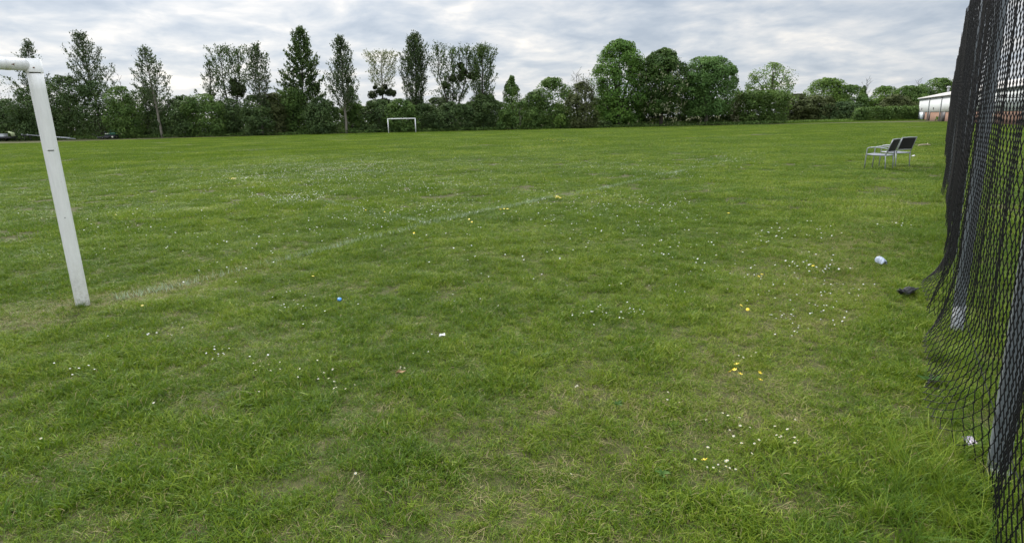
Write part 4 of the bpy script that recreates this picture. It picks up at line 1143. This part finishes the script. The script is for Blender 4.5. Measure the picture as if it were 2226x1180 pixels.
    leafy('sycamore_tree', 'broad rounded green tree, rightmost of the three big crowns', 'tree', 1538, 124, 66, 108.5, 'sycamore', 403, prof='round', zlo=1.7, depth=4.6, lobes=58, bark='bark_pale', **BT)
    leafy('yew_tree', 'small dark tree peeping out right of the rightmost big crown', 'tree', 1592, 164, 18, 114, 'hedge_dark', 404, prof='dome', n=2600, size=0.34, depth=2.0)
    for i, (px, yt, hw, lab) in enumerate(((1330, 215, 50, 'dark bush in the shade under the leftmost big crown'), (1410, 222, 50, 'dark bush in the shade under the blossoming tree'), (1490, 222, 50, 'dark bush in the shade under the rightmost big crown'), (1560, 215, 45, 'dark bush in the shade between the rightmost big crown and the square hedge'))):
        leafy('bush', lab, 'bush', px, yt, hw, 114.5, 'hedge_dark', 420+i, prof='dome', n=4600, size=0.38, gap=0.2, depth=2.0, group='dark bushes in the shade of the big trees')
    leafy('hawthorn_bush', 'hawthorn bush dusted with white blossom left of the square hedge', 'bush', 1610, 205, 26, 109.5, 'hedge_brown', 430, prof='dome', n=3600, size=0.30, depth=2.0, blossom=(170, 1.0, 0.22))
    leafy('ivy_hedge', 'tall square ended dark green hedge block right of the big trees', 'hedge', 1655, 196, 50, 108.5, 'ivy', 431, prof='box', n=15000, size=0.30, gap=0.22, depth=2.2, lobes=70, lob=0.24)
    leafy('ash_tree', 'light airy round crowned tree rising behind the square ended hedge', 'tree', 1675, 136, 58, 119, 'hedge_bright', 432, prof='dome', zlo=2.6, n=9500, size=0.30, gap=0.6, trunk=0.2, branches=26, depth=4.0, lob=0.2, lobes=60)
    # far right boundary
    right = [
        ('brownish bush just right of the square ended hedge', 1730, 204, 36, 'hedge_brown', 'dome', 128),
        ('dark brownish bush below the bright rounded tree', 1772, 208, 42, 'hedge_brown', 'dome', 126),
        ('bright green rounded tree in the middle of the far right boundary', 1794, 170, 42, 'hedge_bright', 'dome', 132),
        ('mid green tree right of the bright rounded tree', 1842, 184, 36, 'hedge_mid', 'dome', 132),
        ('dark pointed evergreen behind the far right bushes', 1874, 186, 15, 'hedge_dark', 'cone', 134),
        ('dark low bush left of the long clipped hedge', 1830, 222, 50, 'hedge_dark', 'dome', 125),
        ('green tree behind the left end of the long clipped hedge', 1922, 187, 36, 'hedge_bright', 'dome', 132),
        ('mid green tree behind the middle of the long clipped hedge', 1972, 186, 40, 'hedge_mid', 'dome', 133),
        ('tall green tree rising behind the warehouse roof', 2036, 170, 46, 'hedge_mid', 'dome', 140),
        ('brownish tree between the two green trees behind the long clipped hedge', 1946, 206, 34, 'hedge_brown', 'dome', 128),
        ('dark tree behind the right end of the long clipped hedge', 2000, 192, 34, 'hedge_dark', 'dome', 138),
        ('bushy mid green tree behind the fence top right of the warehouse flue', 2090, 178, 40, 'hedge_mid', 'dome', 142),
    ]
    for i, (lab, px, yt, hw, mt, pf, Y) in enumerate(right):
        leafy('bush', lab, 'bush', px, yt, hw*1.25, Y, mt, 500+i, prof=pf, n=int(5000+110*hw), size=0.36, gap=0.22, depth=3.0, group='bushes and trees of the far right boundary')
    leafy('clipped_hedge', 'long low clipped green hedge left of the warehouse', 'hedge', 1933, 231, 68, 114.5, 'ivy', 440, prof='box', n=9000, size=0.28, gap=0.2, depth=1.3, lobes=110, lob=0.42, trunk=0)
    leafy('bush', 'rounded bramble bush spilling from the left end of the long clipped hedge', 'bush', 1868, 236, 18, 114, 'hedge_mid', 441, prof='dome', n=1500, size=0.28, depth=1.2)
    bare_tree('bare_tree', 'bare twig tops poking up behind the far right bushes', 1880, 172, 14, 136, 601, 'bark', zfork=0.4, nb=16)
    bare_tree('bare_tree', 'bare grey twig top left of the tall tree behind the warehouse', 1990, 172, 12, 142, 606, 'bark', zfork=0.4, nb=14)
    # saplings and small shrubs at the edge of the field
    bare_tree('sapling', 'pale bare sapling right of the pointed dark green tree', 1131, 218, 12, 104.5, 602, 'bark_pale', zfork=0.3, nb=12, tr=0.085)
    bare_tree('sapling', 'thin brown half bare tree left of the big lime tree', 1274, 176, 32, 105, 603, 'bark_pale', ('hedge_brown', 2), zfork=0.32, nb=22, tr=0.10)
    bare_tree('sapling', 'leafless twigs rising from the bushes between mower and pale trunk', 268, 160, 10, 110, 604, 'bark', zfork=0.5, nb=10, tr=0.05)
    bare_tree('sapling', 'bare fine twigs above the brown tree beside the big lime tree', 1255, 158, 18, 111, 605, 'bark', zfork=0.5, nb=14, tr=0.06)
    leafy('shrub', 'small round light green shrub standing out at the field edge', 'shrub', 1219, 249, 16, 104.5, 'hedge_bright', 450, prof='round', n=1500, size=0.26, depth=1.2, trunk=0.05)
    leafy('shrub', 'low dark shrub at the foot of the big lime tree', 'shrub', 1310, 262, 22, 106, 'hedge_dark', 451, prof='dome', n=900, size=0.26, depth=1.0, trunk=0.05)
    # undergrowth along the field edge
    g = np.random.default_rng(44); n = 15000
    px = -60+1760*g.random(n)
    rr = np.array([ray(p, 267-0.0225*(p-873)) for p in np.linspace(-60, 1700, 60)]); ratio = np.interp(px, np.linspace(-60, 1700, 60), rr[:, 0]/rr[:, 1])
    Y = 104.2+7.0*g.random(n)**1.5; X = ratio*Y
    hmax = 0.25+0.9*vnoise(X*0.35, Y*0.3, seed=90)*(0.4+(Y-104)/7)
    P = np.column_stack([X, Y, hmax*g.random(n)**0.7])
    V, f = cards(P, g.normal(0, 1, (n, 3))+[0, 0, 0.5], 0.22+0.2*g.random(n), g, 0.5)
    o = link('undergrowth', mesh_from('undergrowth', V, f, None, [M['weed']], {'tint': np.repeat(g.random(n), 4)}))
    tag(o, 'low nettles and weeds along the edge of the field', 'undergrowth', kind='stuff')
    # rank grass at the far right edge
    n = 5000; px = 1705+370*g.random(n); Y = 113+6*g.random(n); rat = np.interp(px, [1705, 2075], [ray(1705, 248)[0]/ray(1705, 248)[1], ray(2075, 240)[0]/ray(2075, 240)[1]])
    P = np.column_stack([rat*Y, Y, 0.05+0.3*g.random(n)]); k = P[:, 0] > 52
    V, f = cards(P[k], g.normal(0, 1, (k.sum(), 3)), 0.25+0.25*g.random(k.sum()), g, 0.35, np.tile([0, 0, 1.0], (k.sum(), 1)))
    o = link('meadow_grass', mesh_from('meadow_grass', V, f, None, [M['hedge_bright']], {'tint': np.repeat(g.random(k.sum()), 4)}))
    tag(o, 'rank uncut bright grass before the far right bushes', 'rank grass', kind='stuff')
woods()

# ------------------------------------------------------------------ warehouse
M['cladding'] = None
def mat_cladding():
    mt = bpy.data.materials.new('white_ribbed_cladding'); mt.use_nodes = True; k = NT(mt.node_tree); k.N.clear()
    ob = k.n('ShaderNodeTexCoord').outputs['Object']
    w = k.n('ShaderNodeTexWave', wave_type='BANDS', bands_direction='X', i_Scale=9.0, i_0=ob).outputs['Fac']
    st = k.noise(k.n('ShaderNodeMapping', i_0=ob, i_3=(1.5, 1, 0.15)).outputs[0], 1.5, 5)
    c = k.mix(k.math('MULTIPLY_ADD', st, 1.6, -0.4, clamp=True), (0.66, 0.70, 0.73), (0.80, 0.83, 0.85))
    p = k.n('ShaderNodeBsdfPrincipled', i_Roughness=0.5, i_0=c)
    b = k.n('ShaderNodeBump', i_Strength=0.08, i_Distance=0.01, i_Height=w); k.L.new(b.outputs[0], p.inputs['Normal'])
    k.n('ShaderNodeOutputMaterial', i_0=p.outputs[0]); return mt
def mat_brick():
    mt = bpy.data.materials.new('orange_brick'); mt.use_nodes = True; k = NT(mt.node_tree); k.N.clear()
    ob = k.n('ShaderNodeTexCoord').outputs['Object']
    mp = k.n('ShaderNodeMapping', i_0=ob, i_2=(math.pi/2, 0, 0)).outputs[0]
    b = k.n('ShaderNodeTexBrick', i_0=mp, i_Scale=2.2); b.inputs['Color1'].default_value = (0.25, 0.125, 0.08, 1); b.inputs['Color2'].default_value = (0.20, 0.10, 0.065, 1); b.inputs['Mortar'].default_value = (0.26, 0.21, 0.17, 1)
    p = k.n('ShaderNodeBsdfPrincipled', i_Roughness=0.9, i_0=b.outputs[0]); k.n('ShaderNodeOutputMaterial', i_0=p.outputs[0]); return mt
M['cladding'] = mat_cladding(); M['brick'] = mat_brick()
M['roof_sheet'] = mat_plain('pale_roof_sheet', (0.50, 0.47, 0.44), 0.6, var=0.2, vscale=1.2)
M['trim'] = mat_plain('grey_trim', (0.34, 0.35, 0.36), 0.6)
M['shutter'] = mat_plain('dark_shutter', (0.06, 0.055, 0.06), 0.6)
M['pale_panel'] = mat_plain('pale_door_panel', (0.55, 0.62, 0.66), 0.5)
def warehouse():
    A = at(2000, 217, 113.5); d = np.array([-0.43, -0.903]); d /= np.linalg.norm(d); nr = np.array([-d[1], d[0]])   # nr: away from the field (to the right)
    e = empty('warehouse', (A[0], A[1], 0), 'long low warehouse with white cladding over a brick base behind the fence', 'building')
    e.rotation_euler = (0, 0, math.atan2(d[1], d[0]))    # local x along the wall towards us, local -y... away
    # local frame: x along wall, y = away-from-field is +y after rotation of (0,1)
    sgn = 1.0 if (np.array([-d[1], d[0]])@nr) > 0 else -1.0
    L, EV, CB, DP = 64.0, 3.75, 1.42, 10.5
    def bx(x0, x1, y0, y1, z0, z1): b = MB(); b.box(((x0+x1)/2, (y0+y1)/2, (z0+z1)/2), (x1-x0, y1-y0, z1-z0)); return b
    bx(0, L, 0, 2*DP, CB, EV).build('wall', M['cladding'], e)
    bx(0.05, L-0.05, 0.08, 2*DP-0.1, -0.3, CB-0.003).build('brick_base', M['brick'], e)
    b = MB(); ov = 0.28; rz = 2.25
    th = 0.14
    V = []
    for x in (-0.2, L+0.2):
        for (y, z) in ((-ov, EV+0.01), (DP, EV+rz), (2*DP+ov, EV+0.01), (2*DP+ov, EV+0.01+th), (DP, EV+rz+th), (-ov, EV+0.01+th)): V.append((x, y, z))
    q = [[i, (i+1) % 6, 6+(i+1) % 6, 6+i] for i in range(6)]
    b.add(V, q); b.add([V[0], V[1], V[4], V[5], V[1], V[2], V[3], V[4]], [[0, 1, 2, 3], [4, 5, 6, 7]]); b.add([V[6], V[7], V[10], V[11], V[7], V[8], V[9], V[10]], [[0, 1, 2, 3], [4, 5, 6, 7]])
    rf = b.build('roof', M['roof_sheet'], e)
    b = MB(); b.add([(0.03, 0.02, EV+0.0), (0.03, 2*DP-0.02, EV+0.0), (0.03, DP, EV+rz-0.05)], t=[[0, 1, 2]]); b.add([(L-0.03, 0.02, EV), (L-0.03, 2*DP-0.02, EV), (L-0.03, DP, EV+rz-0.05)], t=[[0, 1, 2]]); b.build('gable', M['cladding'], e)
    b = MB(); b.tube([(-0.2, -ov-0.05, EV+0.02), (L+0.2, -ov-0.05, EV+0.02)], 0.07, 8); b.build('gutter', M['trim'], e)
    for k in range(7):
        x = min(max(k*10.0, 0.15), L-0.2)
        if k == 0: continue
        bx(x-0.16, x+0.16, -0.12, -0.004, 0, EV-0.05).build('downpipe', M['trim'], e)
    b = MB(); b.tube([(2.8, 3.6, EV+0.7), (2.8, 3.6, EV+1.75)], 0.16, 12); b.tube([(2.8, 3.6, EV+1.72), (2.8, 3.6, EV+1.80), (2.8, 3.6, EV+1.98)], [0.32, 0.32, 0.22], 12); b.build('flue', M['trim'], rf, True)
    bx(0.3, 5.0, 0.02, 0.075, 0, CB-0.02).build('door_panel', M['pale_panel'], e)
    bx(5.1, 6.6, 0.03, 0.075, 0, CB-0.02).build('shutter', M['shutter'], e)
    bx(10.2, 11.5, 0.03, 0.075, 0, CB-0.02).build('shutter', M['shutter'], e)
    bx(20.3, 23.5, 0.03, 0.075, 0, CB-0.02).build('shutter', M['shutter'], e)
    bx(33.0, 36.0, 0.03, 0.075, 0, CB-0.02).build('shutter', M['shutter'], e)
    for x in (3.2, 14.0, 26, 44): bx(x, x+0.35, -0.06, -0.004, CB+0.35, CB+0.72).build('vent', M['shutter'], e)
warehouse()
leafy('bush', 'low green bramble mound in front of the warehouse base', 'bush', 2050, 250, 15, 96, 'hedge_bright', 460, prof='dome', n=900, size=0.25, depth=1.0, trunk=0)

# ------------------------------------------------------------------ groundsman's things at the left edge
M['mower_green'] = mat_plain('green_machine_paint', (0.012, 0.085, 0.045), 0.35, var=0.3)
M['black_rubber'] = mat_plain('black_rubber', (0.015, 0.015, 0.016), 0.8)
M['cream'] = mat_plain('cream_plastic', (0.62, 0.62, 0.48), 0.5)
M['dark_steel'] = mat_plain('dark_steel', (0.030, 0.030, 0.034), 0.6, var=0.3)
M['lime_sheet'] = mat_plain('pale_lime_sheet', (0.55, 0.62, 0.36), 0.6, var=0.2)
M['white_board'] = mat_plain('white_board', (0.72, 0.76, 0.80), 0.5, var=0.1)
def wheel(e, x, y, r, w, name='wheel'):
    mb = MB(); mb.tube([(x, y-w/2, r), (x, y-w/2+0.02, r), (x, y+w/2-0.02, r), (x, y+w/2, r)], [r*0.86, r, r, r*0.86], 18); wl = mb.build(name, M['black_rubber'], e, True)
    mb = MB(); mb.tube([(x, y-w/2-0.012, r), (x, y-w/2+0.01, r)], r*0.45, 12); mb.build('rim', M['cream'], wl, True)
def mower():
    Y = 103.5; X = at(236, 290, Y)[0]
    e = empty('ride_on_mower', (X, Y, 0), 'green ride-on mower parked in front of the dark hedgerow', 'mower')
    def bx(c, s, nm, mt, bev=0.04): b = MB(); b.box(c, s, None, bev); return b.build(nm, M[mt], e)
    bx((0.35, 0, 0.55), (1.9, 0.8, 0.22), 'chassis', 'dark_steel'); bx((0.85, 0, 0.85), (0.95, 0.85, 0.45), 'hood', 'mower_green', 0.1)
    bx((0.0, 0, 0.78), (0.55, 0.95, 0.14), 'floor', 'mower_green'); bx((-0.25, 0, 0.86), (0.5, 0.5, 0.14), 'seat', 'cream', 0.05); bx((-0.49, 0, 1.08), (0.12, 0.5, 0.42), 'seat_back', 'dark_steel', 0.05)
    bx((-1.05, 0, 0.30), (0.75, 2.0, 0.26), 'cutting_deck', 'dark_steel', 0.06); bx((0.35, -1.0, 0.3), (0.8, 0.6, 0.22), 'cutting_deck', 'dark_steel', 0.06)
    b = MB(); b.tube([(0.42, 0, 0.85), (0.30, 0, 1.22)], 0.025, 8); a = np.linspace(0, 6.283, 17); b.tube(np.column_stack([0.30+0.1*np.cos(a), 0.2*np.sin(a), 1.22+0.05*np.cos(a)]), 0.018, 6); b.build('steering_wheel', M['dark_steel'], e)
    b = MB(); b.tube([(0.55, -0.42, 0.9), (0.62, -0.42, 1.42), (0.62, 0.42, 1.42), (0.55, 0.42, 0.9)], 0.03, 8); b.tube([(0.62, -0.45, 1.40), (1.32, -0.45, 1.36)], 0.022, 6); b.build('roll_bar', M['mower_green'], e)
    for x, y, r in ((-0.75, -0.55, 0.24), (-0.75, 0.55, 0.24), (0.95, -0.55, 0.33), (0.95, 0.55, 0.33)): wheel(e, x, y, r, 0.24)
    b = MB(); b.tube([(-1.45, -0.7, 0.35), (-2.3, -0.7, 0.95)], 0.03, 6); b.build('lift_arm', M['dark_steel'], e)
mower()
def trailer():
    Y = 104.5; X = at(0, 300, Y)[0]
    e = empty('flat_trailer', (X, Y, 0), 'dark low flat trailer carrying a white board at the left edge', 'trailer')
    def bx(c, s, nm, mt, bev=0.03): b = MB(); b.box(c, s, None, bev); return b.build(nm, M[mt], e)
    bx((-0.6, 0, 0.62), (6.4, 1.9, 0.30), 'deck', 'dark_steel'); bx((2.4, 0, 0.42), (0.2, 0.16, 0.5), 'leg', 'dark_steel'); bx((3.6, 0, 0.42), (2.2, 0.12, 0.12), 'drawbar', 'dark_steel')
    for x in (-1.3, 0.3): wheel(e, x, -0.85, 0.38, 0.26); wheel(e, x, 0.85, 0.38, 0.26)
    b = MB(); b.tube([(-3.7, -0.93, 0.8), (-3.7, -0.93, 1.15), (1.9, -0.93, 1.15), (1.9, -0.93, 0.8)], 0.03, 6); b.build('side_rail', M['dark_steel'], e)
trailer()
def trailer_load():
    Y = 104.5; X = at(0, 300, Y)[0]
    b = MB(); b.box((0, 0, 0), (4.2, 0.9, 0.46), None, 0.03); o = b.build('white_box', M['white_board']); o.location = (X-0.85, Y-0.2, 1.005); tag(o, 'white board fronted box lying on the dark flat trailer', 'box')
    b = MB(); a = np.linspace(0, math.pi*0.62, 10); P = np.column_stack([-0.55+0.75*np.sin(a)*1.1, 0*a, 0.66*np.cos(a*0.95)+0.55]); nW = 6; V = []
    g = np.random.default_rng(5)
    for i in range(10):
        for j in range(nW): V.append(P[i]+np.array([g.normal(0, 0.03), (j/(nW-1)-0.5)*0.9, g.normal(0, 0.035)]))
    V = np.array(V); V2 = V-np.array([0.02, 0, 0.05]); q = []
    for i in range(9):
        for j in range(nW-1): q += [[i*nW+j, i*nW+j+1, (i+1)*nW+j+1, (i+1)*nW+j], [60+i*nW+j, 60+(i+1)*nW+j, 60+(i+1)*nW+j+1, 60+i*nW+j+1]]
    b.add(np.vstack([V, V2]), q); o = b.build('plastic_sheet', M['lime_sheet'], None, True); o.location = (at(30, 300, Y)[0]-0.1, Y-0.2, 0.40); tag(o, 'pale lime sheet draped over the end of the flat trailer', 'sheet')
trailer_load()
def poles():
    Y = 103.6
    labs = ['long grey metal pole propped behind the near goal post, upper of the pair', 'long grey metal pole propped behind the near goal post, lower of the pair']
    for i, (x0, z0, x1, z1, dy) in enumerate(((48, 1.05, 152, 0.34, 0.0), (60, 1.0, 164, 0.16, -0.5))):
        a = np.array(at(x0, 300, Y+dy)); b_ = np.array(at(x1, 300, Y+dy)); a[2] = z0; b_[2] = z1
        b = MB(); b.tube([a-a, (b_-a)*0.5, b_-a], 0.075, 10)
        b.box((b_-a)*0.02, (0.12, 0.2, 0.3)); o = b.build('metal_pole', M['alu'], None, True); o.location = a; tag(o, labs[i], 'pole', 'metal poles of a dismantled goal')
    b = MB()
    for x in (-0.6, 0.6): b.tube([(x, 0, -0.05), (x*0.6, 0, 0.93)], 0.05, 8)
    b.tube([(-0.8, 0, 0.88), (0.8, 0, 0.88)], 0.05, 8); p = at(60, 300, Y-0.1); o = b.build('trestle', M['dark_steel'], None, True); o.location = (p[0], p[1], 0); tag(o, 'dark metal trestle under the high end of the grey poles', 'trestle')
poles()
def behind_hedge():
    Y = 112.5; p = at(424, 268, Y)
    e = empty('caravan', (p[0], Y, 0), 'white caravan roof glimpsed through the hedgerow dip', 'caravan')
    b = MB(); b.box((0, 0, 0.62+0.9), (5.4, 2.0, 1.8), None, 0.25); b.build('body', M['white_board'], e, True)
    for x in (-1.7, 0.0, 1.7): b = MB(); b.box((x, -1.0, 1.75), (1.1, 0.06, 0.6), None, 0.02); b.build('window', M['shutter'], e)
    wheel(e, 0, -0.9, 0.33, 0.2); wheel(e, 0, 0.9, 0.33, 0.2)
    p0, p1 = at(590, 272, 111), at(668, 272, 111)
    e = empty('railing', (p0[0], 111, 0), 'pale metal railing glimpsed through bushes left of the tallest tree', 'railing')
    Ln = p1[0]-p0[0]
    for z in (0.7, 1.25): b = MB(); b.tube([(0, 0, z), (Ln, 0, z)], 0.05, 8); b.build('rail', M['alu'], e)
    for k in range(6): b = MB(); b.tube([(Ln*k/5, 0, -0.1), (Ln*k/5, 0, 1.28)], 0.045, 8); b.build('post', M['alu'], e)
behind_hedge()
